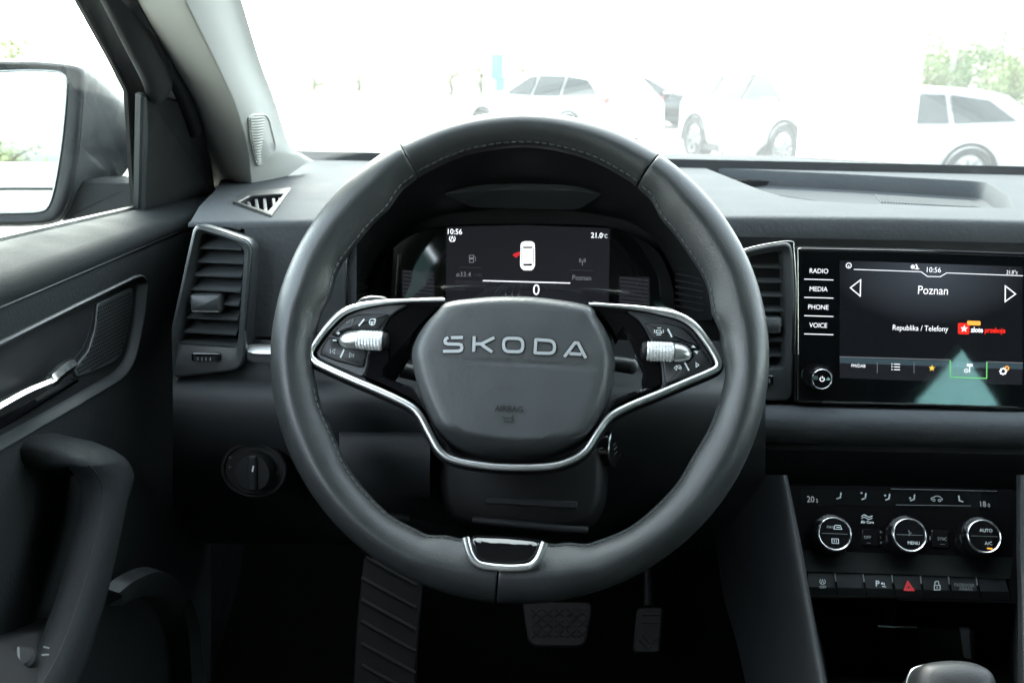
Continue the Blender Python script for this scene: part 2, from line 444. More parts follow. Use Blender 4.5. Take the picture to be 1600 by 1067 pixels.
def cover(d0, d1):
    mb = MB(); n = int(abs(d1-d0)*1.2); rows = []
    for i in range(-3, n+4):
        t = min(max(i, 0), n)/n; k = 1.0
        th = R(d0+(d1-d0)*t)
        if i < 0: k = (.80, .93, .985)[i+3]; th += R(.16)*(i+1)*0 - R(.10)*(0 if i == -1 else 0)
        if i > n: k = (.985, .93, .80)[i-n-1]
        if i == -1: pass
        edge = {-3: -.42, -2: -.40, -1: -.25}.get(i, 0) if i < 0 else {1: .25, 2: .40, 3: .42}.get(i-n, 0)
        th += R(edge)
        rows.append([rim_pt(th, 2*math.pi*j/36, k) for j in range(36)])
    mb.grid(rows, cu=True); mb.f.append(tuple(range(36))); b = len(mb.v); mb.f.append(tuple(range(b-36, b)))
    return mb.build('leather_cover', 'leather', wheel, 60)
for a, b in ((-91.0, 56.6), (57.7, 122.0), (123.1, 267.9)): cover(a, b)
def stitch_run(d0, d1):
    mb = MB(); step = 5.6e-3/.155; th = R(d0); i = 0
    while th < R(d1):
        P = []
        for t in (0, .5, 1):
            a = th+step*.62*t
            p = Vector(rim_pt(a, R(158), 1.0, .0003)); P.append(p+Vector((0, 0, .0003*(1-abs(2*t-1)))))
        mb.tube(P, .00055, 5); th += step
    return mb
st = MB()
for a, b in ((13, 56), (58, 121.5), (123.5, 167), (194, 252), (-72, -14)):
    q = stitch_run(a, b); st.add(q.v, q.f)
for a, b in ((253, 257.5), (-77.5, -73)):
    q = stitch_run(a, b); st.add(q.v, q.f)
stuff(st.build('stitching', 'thread', wheel))
# --- hub body behind everything
hub = MB(); hub.prof(cr(W.poly([(560, 492), (640, 474), (800, 468), (960, 482), (1060, 500), (1110, 560), (1080, 592), (960, 640), (910, 700), (800, 722), (710, 708), (650, 640), (520, 575), (492, 545)], -.03), 4, True), [(0, -.075), (0, -.045), (.004, -.0405)])
# hub body stays behind the two spoke openings
hub = MB(); hub.prof(cr(W.poly([(690, 475), (800, 470), (920, 482), (950, 560), (915, 690), (860, 716), (740, 716), (690, 690), (655, 560)], -.03), 4, True), [(0.004, -.085), (0, -.05), (.004, -.024)])
hub.build('hub_body', 'plastic_black', wheel)
# --- silver trim along both spokes and under the cushion
trim_px = [(695, 468.5), (637, 470), (593, 473), (559, 479), (534, 489), (513, 509), (495, 532), (484.5, 551), (491, 564), (513, 576), (553, 594), (593, 611), (637, 632), (655, 648), (671, 677), (687, 704), (710, 718.5), (760, 727.5), (810, 730), (860, 728), (891, 719.5), (915, 704), (934, 675), (953, 651), (984, 634), (1030, 615), (1077, 595), (1107, 582.5), (1122, 573), (1119, 558), (1101, 529), (1083, 507.5), (1061, 494), (1033, 487), (999, 481.5), (962, 478), (920, 475)]
tp = cr([W.hit(x, y, .000) for x, y in trim_px], 6)
rad = []
for i in range(len(tp)):
    t = i/(len(tp)-1); e = min(t, 1-t)
    rad.append(.0010+.0017*min(1, e/.10) if e < .10 else .0027)
trim = MB().tube(tp, rad, 14, nrm=(0, 0, 1), sq=.8)
trim.build('spoke_trim', 'silver_satin', wheel, 60)
# dark backing band under the trim
bk = MB(); o_ = [W.hit(x, y, -.006) for x, y in trim_px]; o2 = cr(o_, 6)
bk.tube([p+Vector((0, -.0012, -.004)) for p in o2], [max(r_, .002)*1.5 for r_ in rad], 10, nrm=(0, 0, 1), sq=2.6)
bk.build('spoke_backing', 'plastic_black', wheel, 60)
# --- airbag cushion
pad_px = [(697, 470), (750, 463), (800, 461), (850, 463.5), (921, 475), (936, 494), (951, 519), (960, 545), (963, 566), (960, 598), (951, 632), (938, 660), (917, 690), (890, 706), (860, 716), (806, 721), (757, 719), (719, 709), (692, 692), (672, 658), (655, 618), (645, 585), (640, 552), (647, 528), (662, 504), (680, 485)]
pad_o = resample(ccw(cr(W.poly(pad_px, -.004), 6, True)), 120)
vcr = W.uv(800, 567, .01)[1]; slope_c = -.012; vlo = W.uv(800, 684, .012)[1]; ulo = W.uv(800, 684, .012)[0]
def pad_fn(x, y, sc):
    d = (y-vcr)-slope_c*0; h = -.0007*math.exp(-(d/.0016)**2) if sc < .83 else 0
    yl = vlo+1.2*(x-ulo)**2*2.2
    if y < yl and sc > .3: h -= 1.35*(yl-y)*min(1, (yl-y)/.004)
    h -= .30*(x*x)*min(1, 1)+.10*y*y
    return h
prof_ = [(1.0, -.024), (.997, -.014), (.987, -.0065), (.970, .0002), (.948, .0050), (.924, .0084), (.898, .0104), (.868, .0115), (.835, .0120)] + [(k/40, .0121) for k in range(31, 0, -1)]
pad = MB().dome(pad_o, prof_, fn=pad_fn)
cush = pad.build('airbag_cover', 'pad_grain', wheel, 50)
def pad_w(x, y): return .0121-.30*x*x+.10*y*y
Z8 = lambda x, y: (620+x/3.334, 440+y/3.334)
def letter(strokes, wd=16.5):
    lm, dm = MB(), MB()
    for pts, closed in strokes:
        P = [W.uv(*Z8(*p), .013) for p in pts]; c0 = sum((Vector(p) for p in P), Vector((0, 0)))/len(P)
        wz = pad_w(c0.x, c0.y); s_ = W.mm(800, 540, wd/3.334)
        dm.stroke(P, s_+.0017, wz-.002, .0023, closed)
        lm.stroke(P, s_*.97, wz-.002, .0030, closed)
    o = lm.build('letter', 'emblem', cush, 30); d = dm.build('letter_outline', 'dark_print', cush, 30)
rr4 = lambda pts, r: [tuple(p) for p in rc(pts, r, 4)]
letter([([(268, 291), (255, 297), (250, 308), (253, 319), (265, 324), (322, 325), (335, 329), (339, 342), (335, 355), (322, 361), (240, 362)], False), ([(282, 291), (344, 290)], False)])
letter([([(403, 284), (400, 364)], False), ([(408, 324), (440, 324), (508, 291)], False), ([(436, 324), (497, 366)], False)])
letter([(rr4([(556, 294), (656, 296), (656, 366), (556, 363)], 30), True)])
letter([(rr4([(724, 302), (822, 308), (822, 374), (720, 371)], [3, 34, 34, 3]), True)])
letter([([(873, 391), (928, 318), (944, 319), (984, 397)], False), ([(900, 374), (962, 378)], False)])
pt = MB(); cx = W.uv(795, 638.5, .012); pt.text('AIRBAG', cx, W.mm(795, 638, 9.5), pad_w(*cx)+.0003, bold=.012, xs=.92); pt.build('airbag_lettering', 'dark_print', cush)
hn = MB()
for pts in ([(784, 651), (789, 653), (800, 653), (801, 649)], [(787, 655), (789, 659), (800, 659), (801, 654)]):
    P = [W.uv(x, y, .012) for x, y in pts]; hn.stroke(P, .0007, pad_w(*P[0])+.0003)
hn.build('horn_symbol', 'dark_print', cush)
# --- spokes
def spoke(side):
    L = side < 0
    if L:
        Z = lambda x, y: (470+x/7.62, 470+y/7.62)
        bez = [(640, 474), (600, 475.5), (566, 482), (541, 492), (518, 513), (500, 537), (491, 551), (499, 562), (540, 579), (566, 590), (573, 578), (577, 548), (596, 518), (606, 497), (622, 484)]
        ins = [(700, 470), (660, 472), (640, 474.5), (622, 484), (606, 498), (596, 517), (604, 520), (604, 545), (577, 549), (573, 577), (566, 590), (593, 602), (618, 608), (600, 588), (604, 572), (622, 562), (645, 560), (638, 545), (652, 515), (676, 490)]
        low = [(566, 589), (600, 603), (640, 624), (660, 640), (672, 664), (655, 625), (645, 605), (620, 596), (600, 590)]
        up = [Z(*p) for p in [(1050, 155), (800, 150), (680, 157), (560, 200), (430, 320), (345, 402), (440, 428), (490, 372), (560, 343), (920, 340), (1000, 230)]]
        lo = [Z(*p) for p in [(338, 418), (430, 442), (436, 512), (520, 542), (660, 567), (785, 580), (762, 680), (742, 780), (700, 790), (400, 712), (228, 642), (220, 610), (270, 510)]]
        drum, cap = (557, 598, 531.5), (529.5, 556.5)
        ticks = [((569, 498.5), (560.6, 509)), ((537.6, 546), (531.7, 558.6))]
    else:
        Z = lambda x, y: (930+x/7.62, 470+y/7.62)
        bez = [(978, 484), (1000, 487), (1030, 492), (1058, 499), (1078, 511), (1096, 533), (1113, 560), (1117, 571), (1105, 579), (1070, 592), (1036, 604), (1036, 590), (1033, 564), (1018, 532), (1010, 515), (1000, 500)]
        ins = [(918, 477), (950, 481), (978, 484.5), (1000, 500), (1010, 516), (1018, 532), (1006, 535), (1005, 560), (1033, 564), (1036, 590), (1035, 605), (1010, 612), (1002, 600), (1006, 580), (996, 560), (985, 530), (974, 512), (962, 540), (955, 520), (938, 494)]
        low = [(1036, 604), (1000, 618), (965, 635), (950, 648), (958, 625), (985, 613), (1012, 606)]
        up = [Z(*p) for p in [(575, 255), (840, 265), (1000, 300), (1080, 345), (1180, 450), (1255, 550), (1250, 565), (1145, 572), (1110, 520), (1040, 488), (860, 470), (690, 462), (640, 372)]]
        lo = [Z(*p) for p in [(1155, 590), (1265, 577), (1290, 600), (1390, 760), (1393, 800), (1340, 835), (850, 1000), (830, 950), (803, 705), (930, 702), (1130, 682), (1160, 645)]]
        drum, cap = (1010.5, 1052.5, 549), (1054, 1081)
        ticks = [((1043.5, 514), (1050, 526.5)), ((1070, 566.5), (1076.5, 579))]
    MB().plate(rc(W.poly(bez, -.004), .003, 2), -.012, -.0045, .001).build('spoke_bezel', 'bezel_satin', wheel)
    ib = MB().plate(rc(W.poly(ins, -.008), .003, 2), -.016, -.0062, .0022); vc_ = W.uv(640, 530, -.008)[1]
    uc_ = W.uv(sum(p[0] for p in ins)/len(ins), 530, -.008)[0]; ib.v = [(x, y, z_+(y-vc_)*.05+(x-uc_)*(-.26 if L else .05)-.002) for x, y, z_ in ib.v]; ib.build('spoke_insert', 'gloss_black', wheel)
    MB().plate(rc(W.poly(low, -.006), .002, 2), -.014, -.0058, .0015).build('spoke_insert', 'gloss_black', wheel)
    bu = MB().prof(rc(W.poly(up, -.001), .002, 3), [(0, -.006), (0, -.0030), (.0006, -.0019), (.0016, -.0014)]).build('switch_button', 'button', wheel)
    bl = MB().prof(rc(W.poly(lo, -.001), .002, 3), [(0, -.006), (0, -.0030), (.0006, -.0019), (.0016, -.0014)]).build('switch_button', 'button', wheel)
    for t_, b_ in zip(ticks, (bu, bl)):
        MB().stroke([W.uv(*p, -.001) for p in t_], .0011, -.0014, .0004).build('button_tick', 'white_print', b_)
    # knurled drum with its rounded cap, axis along the spoke
    x0, x1, yc = drum; a = W.hit(x0, yc, .0); b = W.hit(x1, yc, .0); rdr = .0073
    cv, cw = (a.y+b.y)/2, -.0015
    dm = MB(); rows = []; n = 17; m = 72
    for i in range(n+1):
        u_ = a.x+(b.x-a.x)*i/n; row = []
        for j in range(m):
            kk = .965 if (i % 2 == 0 or j % 2 == 0) else 1.035
            if i in (0, 1, n-1, n): kk = .985 if i in (1, n-1) else .93
            an = 2*math.pi*j/m; row.append((u_, cv+rdr*kk*math.cos(an), cw+rdr*kk*math.sin(an)))
        rows.append(row)
    dm.grid(rows, cu=True); dm.f.append(tuple(range(m))); dm.f.append(tuple(range(len(dm.v)-m, len(dm.v))))
    sd = dm.build('scroll_drum', 'silver_knurl', wheel, 20)
    c0 = W.hit(cap[0], yc, 0).x; c1 = W.hit(cap[1], yc, 0).x; rows = []
    for i in range(15):
        t = i/14; u_ = c0+(c1-c0)*t; q = t if L else 1-t
        rr_ = rdr*.99*(1-(1-min(q*1.02+.03, 1))**2.4)**.5
        rows.append([(u_, cv+rr_*math.cos(2*math.pi*j/28)-(0.0009*(1-q)), cw+rr_*.9*math.sin(2*math.pi*j/28)) for j in range(28)])
    cp = MB().grid(rows, cu=True); cp.f.append(tuple(range(28))); cp.f.append(tuple(range(len(cp.v)-28, len(cp.v))))
    cp.build('drum_cap', 'silver_satin', wheel, 50)
    e0 = b.x if L else a.x; s_ = 1 if L else -1
    MB().lathe([(.0069, e0+s_*.0002), (.0069, e0+s_*.002), (.0058, e0+s_*.0036), (.003, e0+s_*.0042)], (cv, cw), 28, 'u').build('drum_end', 'plastic_black', sd)
    # symbols
    ic = MB(); t_ = -.0013; lw = .00055
    P = lambda *pts: [W.uv(x, y, -.001) for x, y in pts]
    if L:
        for q in ([(541, 502), (545, 504), (541, 505)], [(547, 500), (546, 506)], [(551, 498), (549, 508)], [(553, 497), (552, 503)]): ic.stroke(P(*q), lw, t_)
        ic.build('voice_symbol', 'dim_print', bu); ic = MB(); c_ = W.uv(581.5, 503, -.001)
        ic.circ(c_, .0023, lw, t_); ic.stroke(P((577, 503), (586, 503)), lw, t_); ic.stroke(P((581, 503), (581, 507)), lw*1.6, t_); ic.stroke(P((584, 498), (587, 499), (586, 504)), lw, t_)
        ic.build('heated_wheel_symbol', 'white_print', bu)
        ic = MB(); ic.stroke(P((526, 520.5), (531, 520.5)), lw*1.4, t_); ic.stroke(P((528.5, 518), (528.5, 523)), lw*1.4, t_); ic.build('plus_symbol', 'white_print', bu)
        ic = MB(); ic.stroke(P((520, 531.5), (526, 531.8)), lw*1.6, t_); ic.build('minus_symbol', 'white_print', bl)
        ic = MB(); ic.stroke(P((516.5, 545.5), (516, 552)), lw, t_); ic.stroke(P((523.5, 545.5), (518.5, 549), (523, 552.5)), lw, t_, closed=True); ic.build('back_symbol', 'grey_print', bl)
        ic = MB(); ic.stroke(P((546.5, 551), (551, 555), (545.8, 558)), lw, t_, closed=True); ic.stroke(P((553, 552), (552, 559)), lw, t_); ic.build('skip_symbol', 'grey_print', bl)
    else:
        ic.stroke(P((1026, 516), (1032, 516), (1034, 520), (1025, 520)), lw, t_, closed=True)
        for q in ([(1023, 515), (1022.5, 520)], [(1036.5, 515), (1036.5, 520)], [(1027, 512.5), (1033, 512.5)], [(1026, 523), (1033, 523)]): ic.stroke(P(*q), lw, t_)
        ic.build('assist_symbol', 'white_print', bu)
        ic = MB(); ic.prof(P((1080.5, 543), (1087, 543.5), (1083, 538.5)), [(0, t_), (0, t_+.0003)]); ic.build('up_symbol', 'white_print', bu)
        ic = MB(); ic.prof(P((1084, 548), (1091, 548.5), (1089, 553.5)), [(0, t_), (0, t_+.0003)]); ic.build('down_symbol', 'white_print', bl)
        ic = MB(); ic.stroke(P((1057, 571), (1053.5, 574.5), (1057, 578)), lw, t_, closed=True); ic.circ(W.uv(1061, 573, -.001), .0012, lw, t_, 10); ic.circ(W.uv(1063, 575, -.001), .0009, lw, t_, 10); ic.build('volume_symbol', 'white_print', bl)
        ic = MB(); ic.stroke(P((1087.5, 566.5), (1092, 570.5), (1087.8, 573.5)), lw, t_, closed=True); ic.build('volume_symbol', 'white_print', bl)
spoke(-1); spoke(1)
# --- badge at the foot of the rim
bp = cr([W.hit(x, y, .0172) for x, y in [(727.5, 839), (730, 852), (735, 867), (744, 879), (757, 884), (790, 887.5), (822, 886), (836, 879), (844, 866), (851, 847)]], 6)
MB().tube(bp, .0027, 12, nrm=(0, 0, 1), sq=.55).build('badge_surround', 'silver_satin', wheel, 60)
bo = resample(ccw(rc(W.poly([(734, 837), (746, 838), (790, 839.5), (835, 844), (846, 846), (838, 866), (826, 878), (788, 881), (756, 878), (741, 866)], .016), .003, 3)), 64)
vt = W.uv(790, 849, .016)[1]
MB().dome(bo, [(1, .006), (1, .0150), (.97, .0165), (.93, .0172)]+[(k/20, .0174) for k in range(18, 0, -1)], fn=lambda x, y, s_: -.95*max(0, y-vt)).build('badge_insert', 'gloss_black', wheel, 30)
# --- shift paddles peeping over the spokes
for px in ([(556, 476), (563, 466), (580, 462), (604, 464), (612, 474)], [(1010, 486), (1020, 480), (1040, 480), (1056, 485), (1064, 493)]):
    MB().plate(rc(W.poly(px, -.028)+W.poly([(px[-1][0], px[-1][1]+22), (px[0][0], px[0][1]+22)], -.028), .003, 3), -.034, -.026, .0012).build('shift_paddle', 'plastic_mid', wheel)
for px in ([(658, 466.5), (694, 465.5), (694, 472), (658, 473)], [(962, 477), (926, 472), (926, 479), (962, 484)]):
    MB().plate(W.poly(px, -.02), -.026, -.016, .001).build('spoke_cap', 'plastic_mid', wheel)
# ================================================================== steering column
colm = thing('steering_column', 'black steering column shroud behind and below the wheel hub', 'steering column', W)
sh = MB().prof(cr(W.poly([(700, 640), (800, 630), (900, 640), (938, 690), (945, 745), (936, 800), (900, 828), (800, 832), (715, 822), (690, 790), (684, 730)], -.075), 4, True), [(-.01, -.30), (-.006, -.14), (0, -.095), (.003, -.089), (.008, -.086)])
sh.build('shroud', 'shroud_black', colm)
MB().tube([W.hit(740, 812, -.082), W.hit(760, 814, -.078), W.hit(880, 826, -.078), W.hit(918, 828, -.082)], .003, 10).build('adjuster_lever', 'plastic_dark', colm)
MB().box(W.hit(830, 785, -.086), (.075, .006, .004), .001).build('shroud_ledge', 'plastic_black', colm)
sbp = W.hit(957, 700, -.10)
sb = Frame(W.M @ sbp, W.u*.93-W.n*-.36)
stb = thing('start_button', 'round black start button on the right of the steering column', 'start button', sb)
MB().lathe([(.0155, -.02), (.0155, .001), (.0148, .0022), (.0135, .0022), (.0130, .001), (.006, .0012)], n=32).build('button_face', 'gloss_black', stb)
MB().lathe([(.0158, .000), (.0160, .0016), (.0152, .0024), (.0147, .0016)], n=32).build('button_ring', 'chrome_dark', stb)
im = MB()
for yy in (-.004, 0, .004): im.stroke([(-.004, yy), (.004, yy)], .0012, .0024)
im.build('button_symbol', 'dim_print', stb)
# stalks
for nm, lab, path, tip in (('indicator_stalk', 'black indicator stalk with pale tip left of the airbag cover', [(700, 590), (660, 585), (628, 578)], (622, 573)),
                           ('wiper_stalk', 'black wiper stalk seen through the right spoke opening', [(920, 570), (955, 568), (985, 572)], (990, 574))):
    t = thing(nm, lab, 'stalk', W)
    pp = [W.hit(x, y, -.045) for x, y in path]
    MB().tube(cr(pp, 5), .0062, 14, nrm=(0, 0, 1), sq=.8).build('stalk_arm', 'plastic_mid', t, 60)
    e = pp[-1]; d = (pp[-1]-pp[-2]).normalized()
    MB().tube([e, e+d*.003, e+d*.006], [.0064, .0060, .003], 14, nrm=(0, 0, 1), sq=.8).build('stalk_tip', 'silver_satin' if nm[0] == 'i' else 'plastic_mid', t, 50)
# ================================================================== dashboard
def lerp_tab(tab, x):
    if x <= tab[0][0]: return tab[0][1]
    for (a, p), (b, q) in zip(tab, tab[1:]):
        if x <= b: return p+(q-p)*(x-a)/(b-a)
    return tab[-1][1]
def proj(P):
    d = Vector(P)-CAM; z = d.dot(_f); return (800+FPX*d.dot(_r)/z, 533.5-FPX*d.dot(_u)/z)
def frontal(px, py, Y, tilt=0.0, yaw=0.0):
    t = R(tilt); y_ = R(yaw)
    return Frame(at_y(px, py, Y), (math.sin(y_)*math.cos(t), -math.cos(y_)*math.cos(t), math.sin(t)))
dash = thing('dashboard', 'grey soft-touch dashboard with a shallow tray on top, below the windscreen', 'dashboard', loc=(0, 0, 0))
T = Frame((0, 0, CAM.z-.117), (0, 0, 1), up=Vector((0, 1, 0)))
crest_tab = [(290, 346), (400, 343), (538, 340), (545, 340), (1100, 336), (1200, 336), (1400, 338), (1600, 343), (1850, 350)]
back_px = cr([(352, 268), (400, 256), (464, 249), (580, 245), (800, 241), (1041, 242), (1244, 247), (1404, 256), (1600, 268), (1850, 286)], 5)
crest_px = [(x, lerp_tab(crest_tab, x)) for x in (1850, 1720, 1600, 1500, 1400, 1320, 1240, 1160, 1090)]+[(1062, 292), (590, 292), (572, 310)]+[(x, lerp_tab(crest_tab, x)) for x in (561, 541, 480, 400, 340, 298)]
outer = [T.uv(*p) for p in list(back_px)+crest_px+[(312, 322), (334, 300), (342, 288)]]
tray_px = [(1100, 262), (1320, 272), (1540, 284), (1575, 305), (1587, 326), (1450, 322), (1330, 318), (1240, 312), (1190, 298)]
tray_o = rc(T.poly(tray_px), [.01, 0, .025, 0, .02, 0, 0, .05, 0], 5)
dv_px = [(365, 318), (386, 303), (453, 298), (424, 338)]
dv_o = rc(T.poly(dv_px), .006, 4)
top = MB().flat([ccw(outer), ccw(tray_o), ccw(dv_o)], 0).xf(T.M)
def lip(cols, ybot=None, k=1.0, face=True):
    rows = []
    offs = [(0, 0), (-.0055, -.0003), (-.0088, -.0013), (-.0105, -.0032), (-.0112, -.0062)]
    for x in cols:
        C = T.M @ T.hit(x, lerp_tab(crest_tab, x)); kk = k(x) if callable(k) else k
        r_ = [C+Vector((0, a*kk, b*kk)) for a, b in offs]
        if face:
            px = proj(r_[-1])[0]; r_.append(at_y(px, (proj(r_[-1])[1]+lerp_tab(ybot, px))/2, r_[-1].y-.0015)); r_.append(at_y(px, lerp_tab(ybot, px), r_[-1].y+.001))
        rows.append(r_)
    return rows
yb_r = [(1090, 440), (1140, 404), (1165, 392), (1200, 383), (1240, 376), (1300, 376.5), (1450, 380.5), (1600, 388), (1900, 403)]
g = lip([1090, 1108, 1125, 1145, 1170, 1200, 1240, 1320, 1400, 1500, 1600, 1720, 1850], yb_r)
top.grid(g)
gl = lip([298, 320, 340, 360, 376, 388], k=lambda x: .6+.4*max(0, (x-340)/48), face=False); top.grid(gl)
yb_l = [(300, 526), (600, 526)]
gl = lip([388, 394, 402, 420, 450, 480, 510, 541, 561], yb_l); top.grid(gl)
top.build('upper_pad', 'dash_soft', dash, 50)
# end cheek of the pad beside the door
ck = MB(); e = [T.M @ T.hit(*p) for p in ((298, 346), (312, 322), (334, 300), (342, 288))]
ck.grid([e, [p+Vector((.004, .0, -.10)) for p in e]]); ck.build('end_cheek', 'plastic_dark', dash)
# storage tray sunk into the top
tr = MB(); tin = inset(ccw(tray_o), .004); tin2 = inset(ccw(tray_o), .009)
rows = [[(p.x, p.y, w_) for p in q] for q, w_ in ((ccw(tray_o), 0), (inset(ccw(tray_o), .0015), -.0016), (tin, -.021), (tin2, -.0235))]
tr.grid(rows, cu=True); tr.f.append(tuple(range(len(tr.v)-len(tin2), len(tr.v))))
tr.xf(T.M); trayo = tr.build('storage_tray', 'dash_soft', dash)
tl_ = MB(); tl_.stroke([T.uv(x, y, -.0235) for x, y in ((1178, 291.5), (1300, 297), (1420, 302.5), (1512, 307))], .0035, -.0233, .0004); tl_.xf(T.M); tl_.build('tray_groove', 'plastic_black', trayo)
nb = MB()                                     # non-slip ribs moulded in the floor
for i in range(34):
    a, b = T.hit(1368+i*4.4, 305+i*.30, -.0232), T.hit(1378+i*4.6, 317+i*.24, -.0232)
    nb.tube([a, b], .0013, 5)
nb.xf(T.M); stuff(nb.build('tray_ribs', 'dash_soft', trayo))
# demister outlet
dvent = thing('demister_vent', 'small triangular demister vent with upright fins on the dashboard top beside the pillar', 'air vent', T)
do, di = ccw(rc(T.poly([(363, 318.5), (385.5, 301.5), (455.5, 296.5), (424, 340.5)]), .006, 4)), None
dh = ccw(rc(T.poly([(373, 319), (391, 309), (443, 306), (418, 333.5)]), .005, 4))
fr_ = MB().ring(do, dh, -.006, .0022, .0008); fr_.build('vent_frame', 'plastic_dark', dvent)
cav = MB(); cav.grid([[(p.x, p.y, w_) for p in dh] for w_ in (.0005, -.03)], cu=True); cav.f.append(tuple(len(cav.v)-len(dh)+i for i in range(len(dh)))); cav.build('duct', 'plastic_black', dvent)
for i, (x, ya, yb) in enumerate([(388, 313, 323), (400, 309, 328), (413, 308.5, 334), (427, 308, 327), (437, 307.5, 315)]):
    a, b = Vector(T.uv(x, ya)), Vector(T.uv(x+3, yb)); d = (b-a).normalized(); nn = Vector((-d.y, d.x))*.0016
    f_ = MB().prof([a+nn, b+nn, b-nn, a-nn], [(0, -.02), (0, -.002), (.0005, -.0012)]); f_.build('fin', 'slat_grey', dvent)
# ------------------------------------------------------------------ lower dash
lo = MB(); rows_t = [(528, .806), (545, .804), (566, .801), (586, .796), (598, .782), (612, .772), (630, .768), (655, .767), (690, .774), (720, .792), (765, .83), (815, .875), (850, .93)]
cols = [270, 310, 360, 420, 500, 580, 660, 740, 820, 900, 980, 1060, 1130, 1196]
rows = []
for y, Y in rows_t:
    dy = lambda x: (x-430)*.012+(4*math.sin((x-250)/180) if y < 620 else 0)
    rows.append([at_y(x, y+dy(x), Y+.02*max(0, (x-700)/500)) for x in cols])
lo.grid(rows); lo.build('lower_panel', 'lower_plastic_shaded', dash, 60)
kp = MB(); kp.grid([[at_y(x, y, Y) for x in (530, 560, 600, 640, 672)] for y, Y in ((664, .785), (676, .769), (694, .760), (720, .756), (750, .757), (776, .762), (786, .775))]); kp.build('knee_panel', 'lower_plastic_shaded', dash, 60)
MB().tube([at_y(570, 806, .80), at_y(600, 808, .795), at_y(640, 809, .80)], .004, 10).build('panel_edge', 'plastic_dark', dash)
# grey band under the screen with the dark underside
lr = MB(); rows = []
for y, Y in ((628, .89), (633, .868), (638, .853), (646, .844), (660, .840), (676, .841), (686, .847), (692, .858), (697, .88), (720, .91), (760, .95)):
    rows.append([at_y(x, y+(x-1300)*.022*(1 if y < 700 else .4), Y) for x in (1150, 1190, 1230, 1300, 1400, 1500, 1600, 1720, 1850)])
lr.grid(rows); lr.build('lower_band', 'band_soft', dash, 60)
un = MB(); rows = []
for y, Y in ((694, .862), (704, .858), (730, .868), (768, .90)):
    rows.append([at_y(x, y+(x-1300)*.02, Y+.004) for x in (1120, 1190, 1300, 1450, 1600, 1850)])
un.grid(rows); un.build('lower_fascia', 'plastic_black', dash, 60)
bkp = MB(); bkp.grid([[at_y(x, y+(x-1245)*.022, .885) for x in (1095, 1300, 1600, 1850)] for y in (372, 640)]); bkp.build('centre_housing', 'plastic_black', dash)
# bright strip end beside the left vent
cs = MB(); rows = []
for y, Y in ((537, .792), (543, .785), (552, .781), (562, .783), (566, .794)):
    rows.append([at_y(x, y+(x-385)*.02+(3*(1-(x-386)/14)**2*(1 if y < 550 else -1) if x < 400 else 0), Y) for x in (386, 390, 396, 405, 420, 470, 520)])
cs.grid(rows); cs.build('trim_strip', 'silver_satin', dash, 60)
# ------------------------------------------------------------------ louvre vents
def vent(fr, outer_px, open_px, slats, depth, tname, label, tabpx=None, wheelpx=None, strip=None, parts=None):
    t = thing(tname, label, 'air vent', fr)
    o = resample(ccw(rc(fr.poly(outer_px), .006, 4)), 96); h = resample(ccw(rc(fr.poly(open_px), .004, 4)), 96)
    def align(a, b):
        k = min(range(len(b)), key=lambda i: (b[i]-a[0]).length); return b[k:]+b[:k]
    h = align(o, h); mb = MB(); rows = []
    for p, w_ in ((o, -.03), (o, -.002), (inset(o, .0012), -.0004), (inset(o, .0026), 0)): rows.append([(q.x, q.y, w_) for q in p])
    for p, w_ in ((inset(h, -.0015), -.0035), (h, -.006), (inset(h, .003), -depth), ): rows.append([(q.x, q.y, w_) for q in p])
    mb.grid(rows, cu=True); mb.build('vent_frame', 'plastic_mid', t, 40)
    bk_ = MB(); bk_.flat([inset(h, .002)], -depth+.001); bk_.build('duct_back', 'plastic_black', t)
    for (xa, ya), (xb, yb) in slats:
        A, B = fr.hit(xa, ya, -.009), fr.hit(xb, yb, -.009); s_ = MB(); d0 = depth-.012; sh_ = .004
        rows = []
        for dz, dv, th in ((0, -.0011, 0), (.0004, 0, 0), (-.012, .0052, 0), (-d0, .0100, 0)):
            rows.append([(A.x+sh_*(-dz/d0)*0, A.y+dv, A.z+dz), (B.x, B.y+dv, B.z+dz)])
        for dz, dv in ((-d0, .0084), (-.012, .0038), (-.001, -.0016)):
            rows.append([(A.x, A.y+dv, A.z+dz), (B.x, B.y+dv, B.z+dz)])
        s_.grid(rows, cv=True); m_ = len(rows)
        s_.f.append(tuple(2*i for i in range(m_))); s_.f.append(tuple(2*i+1 for i in range(m_))[::-1])
        s_.build('slat', 'slat_grey', t, 40)
    if tabpx:
        (x0, y0), (x1, y1) = tabpx; a, b = fr.hit(x0, y1, -.006), fr.hit(x1, y0, -.006)
        tb = MB().prof(rc([(a.x, a.y), (b.x, a.y), (b.x, b.y), (a.x, b.y)], .0025, 3), [(.0005, -.02), (0, -.008), (0, -.0035), (.0008, -.0018), (.002, -.001)])
        to = tb.build('vent_tab', 'plastic_mid', t, 40)
        MB().box(((a.x+b.x)/2, a.y+.0008, -.0022), ((b.x-a.x)*.82, .0009, .0022)).build('tab_edge', 'chrome', to)
    return t, o, h
V = frontal(330, 460, .784, 2, 3)
sl_ = [((309, 386), (377, 389)), ((305, 407.6), (379, 410.7)), ((299, 429), (377.6, 432)), ((295, 451), (375, 455)), ((289.5, 472.5), (373, 476.5)), ((286, 495), (371, 499)), ((282, 517.5), (369, 522))]
outer_l = [(303, 350), (348, 363.5), (386, 376.5), (393, 388), (391.5, 415), (384, 520), (383.8, 562), (373, 579), (269, 592), (266.5, 514), (280, 455), (291, 403)]
open_l = [(312.7, 364), (350, 374), (372, 384.5), (379, 394), (377.6, 418), (370, 522), (368, 543), (277.5, 538), (281.5, 517), (289.5, 474), (303.4, 403)]
